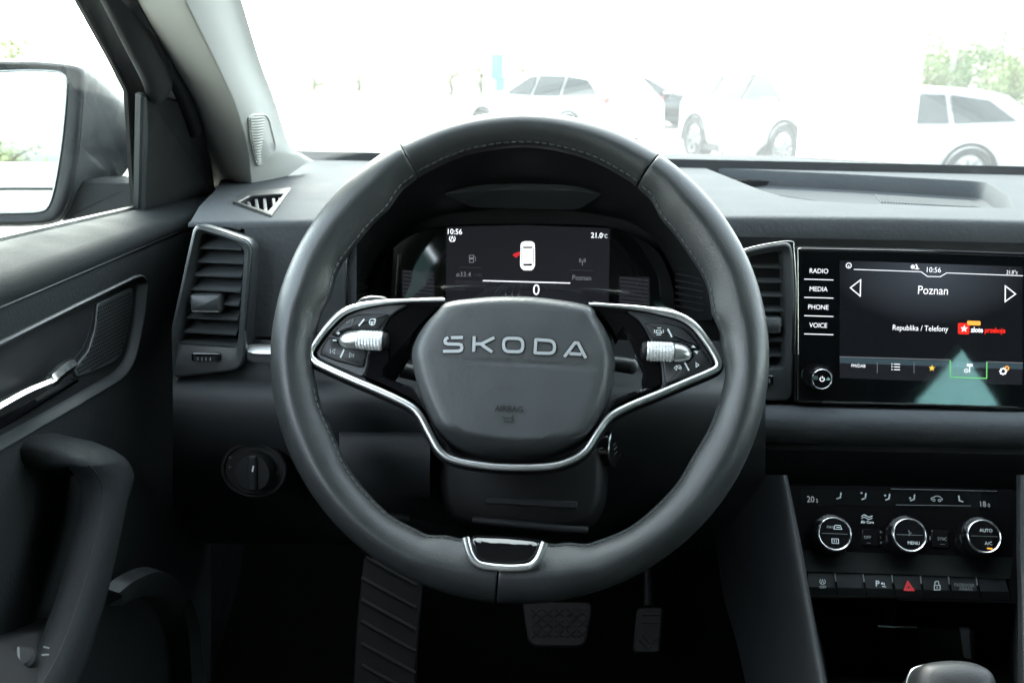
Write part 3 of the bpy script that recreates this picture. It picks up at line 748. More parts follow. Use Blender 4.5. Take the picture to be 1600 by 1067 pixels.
lv, lo_o, lo_h = vent(V, outer_l, open_l, sl_, .040, 'side_air_vent', 'tall slatted air vent beside the door, left of the steering wheel', ((300, 459.5), (347, 486)))
sp_ = cr([V.hit(x, y, .0012) for x, y in [(304, 350.5), (345, 361), (370, 369.5), (386, 376), (392.5, 386), (392.5, 405), (389, 450), (384, 517)]], 5)
MB().tube(sp_, .0007, 8, nrm=(0, 0, 1)).build('chrome_line', 'chrome_dark', lv)
def thumb(fr, t, cx, cy, wpx, hpx):
    a = fr.hit(cx, cy, .0); k = fr.mm(cx, cy, 1.0)
    MB().plate(rc([(a.x-wpx*k/2-.002, a.y-hpx*k/2-.0012), (a.x+wpx*k/2+.002, a.y-hpx*k/2-.0012), (a.x+wpx*k/2+.002, a.y+hpx*k/2+.0012), (a.x-wpx*k/2-.002, a.y+hpx*k/2+.0012)], .002, 3), -.003, .0005).build('wheel_slot', 'gloss_black', t)
    tw = MB(); r_ = wpx*k*.62; rows = []
    n = 24
    for v_ in (-hpx*k/2, hpx*k/2):
        rows.append([(a.x+r_*math.cos(math.pi*i/n)*.8, a.y+v_, .0006+r_*math.sin(math.pi*i/n)*(.42 if i % 2 else .36)) for i in range(n+1)])
    tw.grid(rows); wo = tw.build('thumb_wheel', 'button', t, 20)
    for i in (-1.5, -.5, .5, 1.5): MB().box((a.x+i*wpx*k*.17, a.y, .0007+r_*.42*(1-abs(i)*.1)), (.0006, hpx*k*.5, .0008)).build('wheel_mark', 'grey_print', wo)
thumb(V, lv, 322, 558.5, 38, 9)
MB().stroke([V.uv(278, 536), V.uv(369, 542)], .0012, .0005).build('panel_line', 'plastic_dark', lv)
C_ = frontal(1200, 500, .866, 4)
sl_ = [((1160, 416), (1224, 418)), ((1160, 439.5), (1225, 441)), ((1160, 461.5), (1226, 463)), ((1160, 484), (1227, 486)), ((1160, 507), (1226, 508.5)), ((1160, 531), (1226, 533)), ((1160, 554), (1226, 556))]
outer_r = [(1130, 409), (1150, 396), (1170, 389), (1205, 381.5), (1236, 378), (1240, 400), (1243, 470), (1241, 552), (1240, 615), (1234, 627), (1130, 625)]
open_r = [(1138, 418), (1160, 405), (1190, 398.5), (1223, 393), (1226, 430), (1228, 480), (1227, 552), (1225, 577), (1138, 575)]
cvn, co_o, co_h = vent(C_, outer_r, open_r, sl_, .040, 'centre_air_vent', 'tall slatted air vent between the wheel rim and the touchscreen', ((1180, 495), (1221, 519)))
sp_ = cr([C_.hit(x, y, .0012) for x, y in [(1150, 396.5), (1170, 388.5), (1205, 381), (1236, 378), (1240, 390), (1243, 440), (1243, 480), (1241, 552)]], 5)
MB().tube(sp_, .0008, 8, nrm=(0, 0, 1)).build('chrome_line', 'chrome_dark', cvn)
thumb(C_, cvn, 1197, 594, 16, 12)
# ------------------------------------------------------------------ instrument binnacle
D = frontal(815, 410, .93, 10)
cl = thing('instrument_cluster', 'digital instrument display in a black hooded binnacle behind the steering wheel', 'instrument cluster', D)
def ls(P): return D.loc(P)
fa = [(540, 482), (541, 440), (545, 400), (560, 355), (590, 312), (640, 270), (700, 243), (760, 230), (815, 226), (880, 230), (940, 243), (1000, 270), (1045, 312), (1080, 355), (1100, 400), (1108, 440), (1112, 500)]
ba = [(572, 480), (575, 440), (590, 405), (618, 372), (655, 348), (690, 336), (735, 330), (780, 327), (815, 326), (860, 327), (905, 331), (950, 338), (990, 350), (1022, 375), (1042, 405), (1055, 440), (1057, 500)]
tun = MB(); rows = []
A_, B_ = cr([at_y(x, y, .832) for x, y in fa], 4), cr([at_y(x, y, .938) for x, y in ba], 4)
for k in range(9):
    t = k/8; rows.append([ls(a.lerp(b, t)) for a, b in zip(A_, B_)])
tun.grid(rows); bq = [ls(p+Vector((0, .012, 0))) for p in B_]; tun.grid([rows[-1], bq]); cN = [ls(at_y(815, 470, .952))]*len(bq); tun.grid([bq, cN]); tun.build('hood_lining', 'plastic_black', cl, 60)
hs = MB(); rows = [[ls(p) for p in A_], [ls(p+Vector((0, -.003, .0035))) for p in A_], [ls(p+Vector((0, .004, .007))) for p in A_]]
rows += [[ls(Vector((p.x*(1+.1*t), p.y+(1.16-p.y)*t, (p.z+.007)*(1-t*t)+(CAM.z-.119)*t*t if p.z > CAM.z-.117 else p.z))) for p in A_] for t in (.35, .7, 1)]
hs.grid(rows); hs.build('hood', 'dash_soft', cl, 60)
vi = frame3(at_y(695, 300, .893), at_y(940, 300, .893), at_y(820, 325, .912)); vm = MB()
vm.prof(rc(vi.poly([(690, 301), (735, 295), (815, 293), (900, 295), (944, 301), (905, 326), (740, 323)]), .006, 3), [(0, -.004), (0, .001), (.0012, .002)]); vm.xf(D.M.inverted() @ vi.M); vm.build('hood_inset', 'dash_hard', cl)
# ribbed cheeks either side of the display
for xs in ((1056, 1100), (545, 574)):
    for i in range(9):
        y = 398+i*10
        a, b = (at_y(xs[0], y, .925), at_y(xs[1], y+9, .85)) if xs[0] > 800 else (at_y(xs[0], y+9, .85), at_y(xs[1], y, .925))
        MB().tube([ls(a), ls(b)], .0011, 6).build('cheek_rib', 'plastic_dark', cl)
edge = MB(); edge.tube([ls(at_y(541, y, .800)) for y in (396, 420, 450, 478)], .0012, 8); edge.build('chrome_line', 'chrome_dark', cl)
dg = MB().prof(cr(D.poly([(568, 500), (572, 470), (583, 440), (605, 398), (640, 368), (700, 353), (820, 350), (935, 353), (990, 367), (1030, 395), (1050, 440), (1056, 480), (1057, 510), (815, 500)]), 5, True), [(0, -.01), (0, -.001), (.001, 0)]).build('display_panel', 'display_glass', cl, 30)
px1 = lambda n, x=815, y=400: D.mm(x, y, n)
def dtext(body, x, y, h, m, al='C', name='display_text', xs=.95, bold=0.0, fr=D, par=None, w_=.0003):
    return MB().text(body, fr.uv(x, y), fr.mm(x, y, h), w_, al, xs, bold).build(name, m, par or dg)
MB().prof(rc(D.poly([(697, 354.5), (820, 352), (953, 357), (951, 480), (697, 480)]), .002, 2), [(0, 0), (0, .00015)]).build('display_field', mat('field', (.006, .0065, .008), .04, spec=.7, emit=(.6, .65, .8), estr=.0011), dg)
dtext('10:56', 711, 362, 8.2, 'screen_white', bold=.01); dtext('21.0', 932.5, 367.8, 8, 'screen_white', bold=.015); dtext('°C', 945.5, 369, 6, 'screen_white', xs=.8)
ic = MB(); c_ = D.uv(706.8, 373); ic.circ(c_, px1(4.6), px1(1.1), .0003, 20, -230, 50); ic.stroke([D.uv(703.5, 377.5), D.uv(706.8, 369.5), D.uv(710, 377.5)], px1(1.1), .0003); ic.build('start_stop_symbol', 'screen_white', dg)
# car seen from above with its red open door
cb = MB().prof(resample(ccw(rc(D.poly([(813.5, 380), (818, 377), (831, 377), (835.5, 380), (836, 400), (836, 416), (832, 422.5), (817, 422.5), (812.5, 416), (813, 400)]), .002, 3)), 40), [(0, .0003), (0, .0006)]); cb.build('car_icon', 'screen_white', dg)
ci = MB(); ci.plate(rc(D.poly([(816, 385.5), (833, 385.5), (831.5, 388), (817.5, 388)]), .0004, 2), .0006, .0009); ci.plate(rc(D.poly([(817, 412), (832, 412), (831, 415.5), (818, 415.5)]), .0004, 2), .0006, .0009)
ci.stroke([D.uv(815.5, 388), D.uv(815.5, 412)], px1(1), .0007); ci.stroke([D.uv(834, 388), D.uv(834, 412)], px1(1), .0007); ci.build('car_icon_glass', 'display_glass', dg)
MB().plate(rc(D.poly([(800.5, 398.5), (805, 395.5), (812, 393), (813.5, 397.5), (806, 403)]), .0004, 2), .0003, .0008).build('open_door_icon', 'icon_red', dg)
ic = MB(); ic.stroke(D.poly([(733.5, 399), (740, 399), (740, 410), (733.5, 410)]), px1(1), .0003, closed=True); ic.stroke(D.poly([(734, 404), (740, 404)]), px1(3), .0003); ic.stroke(D.poly([(740, 400), (743, 402), (743, 408)]), px1(.8), .0003); ic.build('fuel_symbol', 'screen_grey', dg)
ic = MB(); ic.stroke(D.poly([(910, 407), (910, 415)]), px1(1.2), .0003)
for s_ in (-1, 1):
    for q in (2.5, 4.5): ic.stroke(D.poly([(910+s_*q, 404), (910+s_*q, 410)]), px1(1), .0003)
ic.build('antenna_symbol', 'screen_grey', dg)
dtext('ø33.4', 724.5, 428.5, 7.6, 'screen_grey'); dtext('l/100k', 747, 429.5, 5, 'screen_dim', xs=.8); dtext('Od uruchomienia', 736, 440, 5.5, 'screen_dim', xs=.85); dtext('Poznan', 909, 433.8, 7.8, 'screen_grey')
for a, b in (((718, 417.5), (752, 418.5)), ((891, 422), (927, 423))): MB().stroke(D.poly([a, b]), px1(.8), .0003).build('display_line', 'screen_dim', dg)
MB().stroke(D.poly([(754.5, 438.6), (891, 442.4)]), px1(1.7), .0003).build('display_line', 'screen_white', dg)
dtext('0', 838, 452.3, 17, 'screen_white', bold=.0)
for xa, xb in ((789, 780), (796, 789), (805, 800), (814, 811), (822, 822), (849, 856), (857, 866), (786, 773)): MB().stroke(D.poly([(xa, 442), (xb, 458)]), px1(.7), .0003).build('dial_ray', 'screen_dim', dg)
for x in (790, 800, 810): MB().disc(D.uv(x, 460.5), px1(1.1), .0003, 8).build('display_dot', 'screen_grey', dg)
for x0, x1, y0, y1 in ((630, 677, 425, 462), (969, 1013, 435, 472)):
    for i in range(7):
        y = y0+i*(y1-y0)/6; MB().stroke(D.poly([(x0, y-1.5), (x1, y+3.5)]), px1(1.0), .0003).build('display_hatch', 'screen_dim', dg)
    MB().prof(rc(D.poly([(x0-2, y0-3), (x1+2, y0-2), (x1+2, y1+4), (x0-2, y1+2)]), .001, 2), [(0, 0), (0, .0001)]).build('display_field', 'field', dg)
# ------------------------------------------------------------------ touchscreen
N = frontal(1440, 508, .866, 10)
nv = thing('touchscreen', 'black touchscreen radio unit with four side keys and a volume knob', 'touchscreen', N)
pan = MB().prof(rc(N.poly([(1245, 387), (1420, 390.5), (1600, 397), (1700, 401), (1700, 645), (1600, 640), (1420, 632), (1245, 628)]), [.004, 0, 0, .01, .01, 0, 0, .004], 3), [(0, -.03), (0, -.0012), (.0005, -.0003), (.0015, 0)]).build('front_glass', 'display_glass', nv, 8)
MB().prof(rc(N.poly([(1243.5, 385), (1420, 388.5), (1600, 395), (1704, 399), (1704, 648), (1600, 643), (1420, 635), (1243.5, 631)]), .004, 3), [(0, -.03), (0, -.004), (.0008, -.003)]).build('surround', 'plastic_black', nv, 30)
for nm, pts, r_ in (('chrome_line', [(1246.2, 389), (1246.7, 470), (1247, 553)], .0006), ('chrome_line', [(1284, 628.5), (1400, 631), (1500, 633.5), (1590, 636.5)], .0006)):
    MB().tube([N.hit(x, y, .0006) for x, y in pts], r_, 8, nrm=(0, 0, 1)).build(nm, 'chrome_dark', nv)
MB().stroke(N.poly([(1250, 391), (1420, 394), (1600, 401)]), .0007, 0).build('glass_edge', 'plastic_dark', nv)
for body, x, y in (('RADIO', 1279.5, 423.3), ('MEDIA', 1279, 451.5), ('PHONE', 1278.6, 479.7), ('VOICE', 1278.3, 508)):
    dtext(body, x, y, 7.4, 'screen_white', name='key_label', xs=.92, fr=N, par=pan, w_=.0)
for y in (436.8, 465.2, 493.8, 522.2): MB().stroke(N.poly([(1256.5, y-.6), (1302, y+.7)]), N.mm(1280, y, 1.2), 0).build('key_line', 'screen_white', pan)
n1 = lambda n: N.mm(1450, 500, n)
sf = MB().prof(N.poly([(1312, 407), (1598, 417), (1597, 602), (1312, 591)]), [(0, 0), (0, .00012)]).build('display_field', mat('field2', (.004, .0045, .005), .03, spec=.8, emit=(.5, .6, .75), estr=.0012), pan)
mt_ = M['field2'].node_tree; bs = mt_.nodes['Principled BSDF']; tcn = mt_.nodes.new('ShaderNodeTexCoord'); mp = mt_.nodes.new('ShaderNodeMapping'); gr = mt_.nodes.new('ShaderNodeTexGradient'); gr.gradient_type = 'SPHERICAL'
cc = N.uv(1455, 428); mp.vector_type = 'TEXTURE'; mp.inputs['Location'].default_value = (cc[0], cc[1], 0); mp.inputs['Scale'].default_value = (.085, .045, .1)
mm_ = mt_.nodes.new('ShaderNodeMath'); mm_.operation = 'MULTIPLY_ADD'; mm_.inputs[1].default_value = .0065; mm_.inputs[2].default_value = .0006
mt_.links.new(tcn.outputs['Object'], mp.inputs[0]); mt_.links.new(mp.outputs[0], gr.inputs[0]); mt_.links.new(gr.outputs['Fac'], mm_.inputs[0]); mt_.links.new(mm_.outputs[0], bs.inputs['Emission Strength'])
ntx = lambda *a, **k: dtext(*a, name='screen_text', fr=N, par=pan, w_=.00015, **k)
ntx('10:56', 1459, 421.6, 8.2, 'screen_white', xs=.95); ntx('21.0°c', 1581, 425.3, 5.8, 'screen_white', xs=.85)
ntx('Poznan', 1457.7, 453.3, 13.4, 'screen_white', xs=.88); ntx('Republika / Telefony', 1438, 512.5, 8.6, 'screen_white', xs=.86)
nst = lambda pts, wd, m_, nm='screen_line', cl_=False: MB().stroke(N.poly(pts), n1(wd), .00015, closed=cl_).build(nm, m_, pan)
nst([(1334, 421), (1439, 424.7), (1449, 432), (1469, 432.4), (1479, 426.5), (1598, 431)], 1.1, 'screen_white')
ic = MB(); ic.circ(N.uv(1326, 415), n1(4), n1(1.1), .00015); ic.disc(N.uv(1326, 416), n1(1.3), .00015, 8); ic.build('status_symbol', 'screen_white', pan)
ic = MB(); ic.disc(N.uv(1426, 417), n1(3.2), .00015, 12); ic.stroke(N.poly([(1431, 413), (1434, 421)]), n1(2), .00015); ic.stroke(N.poly([(1429, 420), (1436, 420)]), n1(1.5), .00015); ic.build('status_symbol', 'screen_white', pan)
nst([(1328.5, 449.7), (1344.6, 437.3), (1344, 462.6)], 1.5, 'screen_white', 'arrow_symbol', True); nst([(1570.6, 446.8), (1586.6, 459.4), (1570.4, 471.2)], 1.5, 'screen_white', 'arrow_symbol', True)
MB().plate(rc(N.poly([(1496.3, 504), (1515, 504.6), (1515, 522.8), (1496.3, 522.2)]), n1(3), 3), .0001, .0004).build('logo_tile', 'screen_red', pan)
MB().plate(rc(N.poly([(1511, 501), (1531.8, 501.7), (1531.8, 508.6), (1511, 508)]), n1(2), 3), .0004, .0006).build('logo_tile', 'screen_orange', pan)
def star(cx, cy, r_, w_, m_, nm, fr=N):
    c0 = fr.uv(cx, cy); k = fr.mm(cx, cy, r_); p = [(c0[0]+k*(1 if i % 2 == 0 else .42)*math.sin(math.pi*i/5), c0[1]+k*(1 if i % 2 == 0 else .42)*math.cos(math.pi*i/5)) for i in range(10)]
    MB().flat([p], w_).build(nm, m_, pan)
star(1506, 513.5, 6.2, .0007, 'screen_white', 'logo_star')
dtext('zlote', 1516.5, 514.8, 8, 'screen_white', 'L', 'logo_text', .82, .03, N, pan, .00015); dtext('przeboje', 1538.5, 515.4, 8, 'screen_red', 'L', 'logo_text', .80, .03, N, pan, .00015)
MB().prof(N.poly([(1312, 558), (1598, 568), (1598, 577), (1312, 567)]), [(0, .0001), (0, .0002)]).build('menu_bar', 'screen_bar', pan)
MB().prof(N.poly([(1312, 567), (1598, 577), (1597, 601), (1312, 590)]), [(0, .0001), (0, .0002)]).build('menu_bar', 'field', pan)
nst([(1312, 557.3), (1484.4, 562.2)], 1.2, 'screen_grey'); nst([(1541.7, 565), (1598, 567)], 1.2, 'screen_grey')
nst([(1484.6, 562.5), (1484.6, 589), (1541.5, 591), (1541.7, 565)], 1.4, 'screen_green', 'menu_frame')
for x in (1370.6, 1428): nst([(x, 566), (x, 583)], .8, 'screen_grey')
dtext('FM/DAB', 1341, 571.3, 5, 'screen_white', name='menu_text', xs=.9, fr=N, par=pan, w_=.00025)
ic = MB()
for k in range(3): ic.stroke(N.poly([(1396.5, 568.7+k*4.3), (1406, 569+k*4.3)]), n1(1.1), .0002); ic.disc(N.uv(1393.5, 568.6+k*4.3), n1(.9), .0002, 8)
ic.build('list_symbol', 'screen_white', pan)
star(1456, 575, 5.6, .0003, 'screen_yellow', 'star_symbol')
ic = MB(); ic.circ(N.uv(1509.5, 579), n1(3), n1(1), .0002, 14); ic.disc(N.uv(1509.5, 579), n1(1), .0002, 8); ic.stroke(N.poly([(1514.8, 571), (1514.8, 582)]), n1(1.2), .0002); ic.stroke(N.poly([(1510.5, 570), (1519.5, 570.4)]), n1(3.4), .0002); ic.build('radio_symbol', 'screen_white', pan)
for cx, cy, r_, m_ in ((1567.3, 580, 4.2, 'screen_white'), (1572.8, 575.4, 2.8, 'screen_orange')):
    ic = MB(); ic.circ(N.uv(cx, cy), n1(r_), n1(r_*.5), .0002, 16)
    for k in range(8): a = k*math.pi/4; c0 = N.uv(cx, cy); ic.disc((c0[0]+n1(r_*1.25)*math.cos(a), c0[1]+n1(r_*1.25)*math.sin(a)), n1(r_*.28), .0002, 6)
    ic.build('gear_symbol', m_, pan)
def knob(fr, par, cx, cy, bx, by, rb, rf, h, face='gloss_black'):
    """Turning knob: wide base at (bx,by), face ring at (cx,cy), h tall."""
    a = fr.hit(cx, cy, h); k = fr.mm(cx, cy, 1)
    o = MB().lathe([(rb*k*1.03, -.002), (rb*k*1.03, .001), (rb*k, .003), (rb*k*.99, h*.55), (rb*k*.96, h*.8), (rf*k*1.04, h*.96), (rf*k*1.02, h)], (a.x, a.y), 48).build('knob_body', 'gloss_black', par, 40)
    MB().lathe([(rf*k*1.06, h*.93), (rf*k*1.03, h+.0006), (rf*k*.97, h+.0012), (rf*k*.91, h+.0006), (rf*k*.89, h-.0008)], (a.x, a.y), 48).build('knob_ring', 'chrome', o, 60)
    MB().lathe([(rf*k*.92, h-.001), (rf*k*.9, h+.0001), (rf*k*.5, h+.0005), (rf*k*.02, h+.0006)], (a.x, a.y), 40).build('knob_face', face, o, 60)
    return o, a
ko, ka = knob(N, nv, 1284, 592, 1279, 592.5, 20, 15.5, .016)
ic = MB(); kf = (ka.x, ka.y); ic.circ((kf[0], kf[1]), n1(3.4), n1(1), .0172, 18, -230, 50); ic.stroke([(kf[0], kf[1]+n1(1)), (kf[0], kf[1]+n1(5))], n1(1), .0172); ic.build('power_symbol', 'screen_white', ko)
# ================================================================== climate panel and centre console
K = frontal(1420, 850, .80, 32)
km = lambda n: math.copysign(K.mm(1420, 850, n), n)
cons = thing('centre_console', 'dark grey centre console with sloping side bolsters below the climate panel', 'console', loc=(0, 0, 0))
def bolster(rowsxy, Ys, name='side_bolster', m_='console_plastic_shaded'):
    rows = []
    for (y, xs), Yr in zip(rowsxy, Ys): rows.append([at_y(x, y, Y) for x, Y in zip(xs, Yr)])
    mb = MB(); rr = [cr(r_, 3) for r_ in rows]; cols = list(zip(*rr)); cols = [cr(c_, 3) for c_ in cols]
    mb.grid([list(c_) for c_ in cols]); return mb.build(name, m_, cons, 60)
bolster([(742, [1120, 1150, 1192, 1216, 1226, 1230]), (800, [1115, 1150, 1196, 1224, 1237, 1242]), (860, [1120, 1158, 1203, 1233, 1248, 1254]), (930, [1130, 1168, 1214, 1246, 1261, 1266]), (1000, [1150, 1185, 1232, 1260, 1274, 1279]), (1090, [1170, 1205, 1252, 1279, 1291, 1297])],
        [[.95, .90, .83, .795, .79, .80], [.93, .88, .815, .78, .775, .785], [.90, .85, .79, .758, .752, .762], [.86, .81, .755, .726, .72, .73], [.81, .765, .715, .69, .685, .695], [.75, .71, .665, .642, .638, .648]])
bolster([(742, [1588, 1592, 1596, 1608, 1660, 1750]), (860, [1588, 1591, 1596, 1608, 1660, 1750]), (930, [1590, 1594, 1598, 1610, 1660, 1750]), (1090, [1590, 1596, 1602, 1614, 1660, 1750])],
        [[.80, .79, .785, .79, .83, .9], [.76, .75, .745, .75, .79, .86], [.73, .72, .715, .72, .76, .83], [.65, .64, .635, .64, .68, .75]])
cli = thing('climate_panel', 'glossy black climate control panel with three chrome-ringed dials', 'climate control', K)
face = MB().prof(rc(K.poly([(1224, 757), (1400, 759), (1588, 764), (1583, 872), (1420, 866), (1243, 860)]), [.003, 0, .003, .002, 0, .002], 3), [(0, -.02), (0, -.001), (.0008, 0)]).build('panel_face', 'panel_gloss', cli, 30)
strip = MB(); a0 = [(1238, 859), (1420, 865), (1584, 871)]; a1 = [(1250, 874), (1420, 880), (1581, 886)]; a2 = [(1260, 892), (1420, 897), (1578, 904)]
strip.grid([[K.hit(x, y, .0) for x, y in a0], [K.hit(x, y, .002) for x, y in a1], [K.hit(x, y, .010) for x, y in a2], [K.hit(x, y+2, .0) for x, y in a2]]); strip.build('lower_strip', 'strip_shaded', cli, 30)
MB().plate(rc(K.poly([(1250, 764), (1400, 766), (1560, 770), (1559, 795), (1400, 791), (1252, 788)]), .002, 2), 0, .0003, .0001).build('display_window', 'display_glass', cli)
for x in (1258, 1290): pass
ktx = lambda b_, x, y, h, m_, nm='panel_text', par=None, w_=.0007, xs=.9, bold=0.: MB().text(b_, K.uv(x, y, w_), K.mm(x, y, h), w_, 'C', xs, bold).build(nm, m_, par or cli)
emis('lcd', (.8, .9, .95), .018)
ktx('20', 1266.5, 779.5, 9.5, 'lcd'); ktx('5', 1276.5, 782, 6, 'lcd'); ktx('18', 1536, 787, 9, 'lcd'); ktx('0', 1545, 789, 6, 'lcd')
kst = lambda pts, wd, m_, nm, par=None, w_=.0007, cl_=False: MB().stroke([K.uv(x, y, w_) for x, y in pts], km(wd), w_, closed=cl_).build(nm, m_, par or cli)
kst([(1392, 763.6), (1558, 767)], .9, 'dim_print', 'display_edge'); kst([(1400, 788.5), (1517, 790)], .9, 'dim_print', 'display_edge')
def seat_sym(cx, cy, flip=1):
    return [(cx+3*flip, cy-6), (cx+2*flip, cy+2), (cx-4*flip, cy+4)]
for x, fl in ((1311, 1), (1350, 1), (1387, 1), (1426, 1), (1501, -1)):
    p = seat_sym(x, 775+(x-1311)*.026, fl); mb = MB(); mb.stroke([K.uv(a, b, .0007) for a, b in p], km(2.2), .0007)
    if 1340 < x < 1430: mb.disc(K.uv(x-4, p[0][1]+(0 if x < 1380 else 3 if x < 1400 else 6), .0007), km(1.7), .0007, 8); 
    mb.build('seat_symbol', 'grey_print', cli)
mb = MB(); mb.stroke([K.uv(x, y, .0007) for x, y in ((1455, 781), (1455, 778), (1460, 776), (1463, 774.5), (1468, 775.5), (1472, 779), (1472, 781.5))], km(1.2), .0007); mb.circ(K.uv(1459, 781, .0007), km(2), km(1), .0007, 10); mb.circ(K.uv(1468, 781.5, .0007), km(2), km(1), .0007, 10); mb.build('recirculation_symbol', 'grey_print', cli)
kn = [(1304, 833.5, 1299, 841), (1421, 835.5, 1417, 843), (1537.5, 837.5, 1534, 845)]
kobs = []
for cx, cy, bx, by in kn:
    ko, ka = knob(K, cli, cx, cy, bx, by, 32, 25.5, .020); kobs.append((ko, ka))
    MB().box((ka.x, ka.y, .0206), (km(40), km(.8), .0004)).build('face_line', 'dim_print', ko)
def kface(i, body, dx, dy, h, m_='white_print', bold=0.):
    ko, ka = kobs[i]; MB().text(body, (ka.x+km(dx), ka.y-km(dy)), km(h), .0207, 'C', .95, bold).build('face_text', m_, ko)
def kicon(i, fn, m_, nm):
    ko, ka = kobs[i]; mb = MB(); fn(mb, ka, lambda dx, dy: (ka.x+km(dx), ka.y-km(dy))); mb.build(nm, m_, ko)
kface(0, 'MAX', -6, -10, 4, 'grey_print'); kface(1, 'MENU', 5, 12, 5, 'white_print'); kface(2, 'AUTO', 3, -9, 5.2, 'white_print'); kface(2, 'A/C', 5, 10.5, 5, 'white_print')
kicon(0, lambda mb, a, p: (mb.stroke([p(-1, -7), p(1, -13), p(9, -13), p(11, -7)], km(.8), .0207, closed=True), mb.stroke([p(3, -10), p(8, -10)], km(1.2), .0207)), 'white_print', 'demist_symbol')
kicon(0, lambda mb, a, p: (mb.stroke([p(-5, 8), p(5, 8), p(5, 15), p(-5, 15)], km(.8), .0207, closed=True), mb.stroke([p(-1.6, 9.5), p(-1.6, 13.5)], km(.7), .0207), mb.stroke([p(1.6, 9.5), p(1.6, 13.5)], km(.7), .0207)), 'white_print', 'rear_demist_symbol')
kicon(1, lambda mb, a, p: [mb.stroke([p(0, -3), p(3*math.cos(k*2.1), -3-5*math.sin(k*2.1))], km(1.6), .0207) for k in range(3)], 'dim_print', 'fan_symbol')
kicon(2, lambda mb, a, p: mb.stroke([p(2.5, 18.3), p(10.5, 18.7)], km(2), .0207), 'led_orange', 'indicator_light')
mb = MB()
for d in (0, 3.4): mb.stroke(cr([K.uv(x, y+d, .0003) for x, y in ((1346, 806.5), (1350, 804), (1354, 806), (1358, 807.5), (1363, 805.5))], 4), km(1.0), .0003)
mb.build('air_care_symbol', 'white_print', cli)
ktx('Air Care', 1355, 815.2, 4.4, 'white_print', w_=.0003, bold=.02); 
for pts in ([(1347, 826), (1375, 826.5), (1375, 853), (1347, 852)], [(1455, 828), (1480, 828.5), (1482, 856), (1455, 855)]):
    o = MB().plate(rc(K.poly(pts), .001, 2), 0, .0012, .0005).build('panel_key', 'gloss_black', cli)
ktx('OFF', 1355.5, 839, 5, 'grey_print', w_=.0013); ktx('SYNC', 1472, 841.5, 5, 'grey_print', w_=.0013, xs=.8)
kst([(1354, 848), (1360, 848.2)], 1, 'dim_print', 'key_dash', None, .0013); kst([(1469, 850), (1476, 850.2)], 1, 'dim_print', 'key_dash', None, .0013)
mb = MB(); c0 = K.uv(1376, 839, .0003)
for k in range(6): mb.stroke([c0, (c0[0]+km(4)*math.cos(k*math.pi/3), c0[1]+km(4)*math.sin(k*math.pi/3))], km(1), .0003)
mb.build('fan_symbol', 'grey_print', cli)
kst([(1375.5, 829), (1375.5, 832)], 1.2, 'grey_print', 'key_dash'); kst([(1376.5, 846), (1376.5, 849)], 1.2, 'grey_print', 'key_dash'); kst([(1453, 837), (1453, 843)], 1.2, 'grey_print', 'key_dash')
# switch row
B = frontal(1420, 915, .775, 24)
row = thing('switch_row', 'row of seven dark push buttons under the dials, one with a red triangle', 'button row', B)
MB().prof(rc(B.poly([(1258, 891), (1420, 896), (1578, 902), (1588, 940), (1420, 935), (1260, 934)]), .002, 3), [(0, -.03), (0, -.005), (.001, -.004)]).build('row_frame', 'plastic_black', row)
tops = [1261.5, 1305, 1349, 1394, 1438.6, 1482.5, 1526, 1571]; bots = [1263, 1309.6, 1354.6, 1401, 1445.5, 1490, 1534, 1581]
ty = lambda x: 893.5+(x-1261)*.0275; by_ = lambda x: 931+(x-1261)*.0235
btns = []
for i in range(7):
    g_ = .9
    rows = []
    for f, w_ in ((0, -.004), (0, -.0006), (.05, 0), (.60, .0012), (.68, .0006), (.97, -.0045), (1, -.012)):
        r_ = []
        for s_ in (0, 1):
            x = (tops[i+s_]*(1-f)+bots[i+s_]*f)+(g_ if s_ == 0 else -g_); y = ty(x)*(1-f)+by_(x)*f
            r_.append(B.hit(x, y, w_))
        rows.append([r_[0]+Vector((0, 0, -.006)), r_[0], r_[0].lerp(r_[1], .5), r_[1], r_[1]+Vector((0, 0, -.006))])
    btns.append(MB().grid(rows).build('push_button', 'button', row, 25))
    if i < 6:
        x = tops[i+1]; MB().tube([B.hit(x-.6, ty(x)+.5, .0006), B.hit(x+.9, ty(x)+13, .0013)], .0006, 6).build('divider', 'silver_satin', row)
        MB().tube([B.hit(x+.9, ty(x)+13, .0013), B.hit(x+1.9, ty(x)+22, .0014)], .0007, 6).build('divider_foot', 'gloss_black', row)
bm_ = lambda n: B.mm(1420, 915, n)
bp_ = lambda x, y: B.uv(x, y, .0008)
mb = MB(); mb.circ(bp_(1285, 908), bm_(4.3), bm_(.9), .0011, 16, -230, 50); mb.stroke([bp_(1283, 911), bp_(1285, 905), bp_(1287, 911)], bm_(.9), .0011); mb.text('OFF', bp_(1285.5, 916.5), bm_(4.2), .0011); mb.build('start_stop_symbol', 'white_print', btns[0])
mb = MB(); mb.text('P', bp_(1371, 911), bm_(9), .0011, bold=.02); mb.stroke([bp_(1376.5, 911), bp_(1380, 911)], bm_(3), .0011); mb.stroke([bp_(1378, 915.5), bp_(1384, 916.5)], bm_(1.2), .0011); mb.stroke([bp_(1381.5, 910), bp_(1381.5, 914.5)], bm_(1), .0011); mb.build('parking_symbol', 'white_print', btns[2])
mb = MB(); mb.stroke([bp_(1418, 908), bp_(1427.5, 921), bp_(1413, 920.5)], bm_(1.6), .0011, closed=True); mb.stroke([bp_(1418.8, 912.5), bp_(1423.2, 918.8), bp_(1416.3, 918.5)], bm_(1.1), .0011, closed=True); mb.stroke([bp_(1411.5, 921.6), bp_(1429, 922)], bm_(1.3), .0011); mb.build('hazard_symbol', mat('hazard', (.5, .04, .05), .5, emit=(1, .05, .06), estr=.012), btns[3])
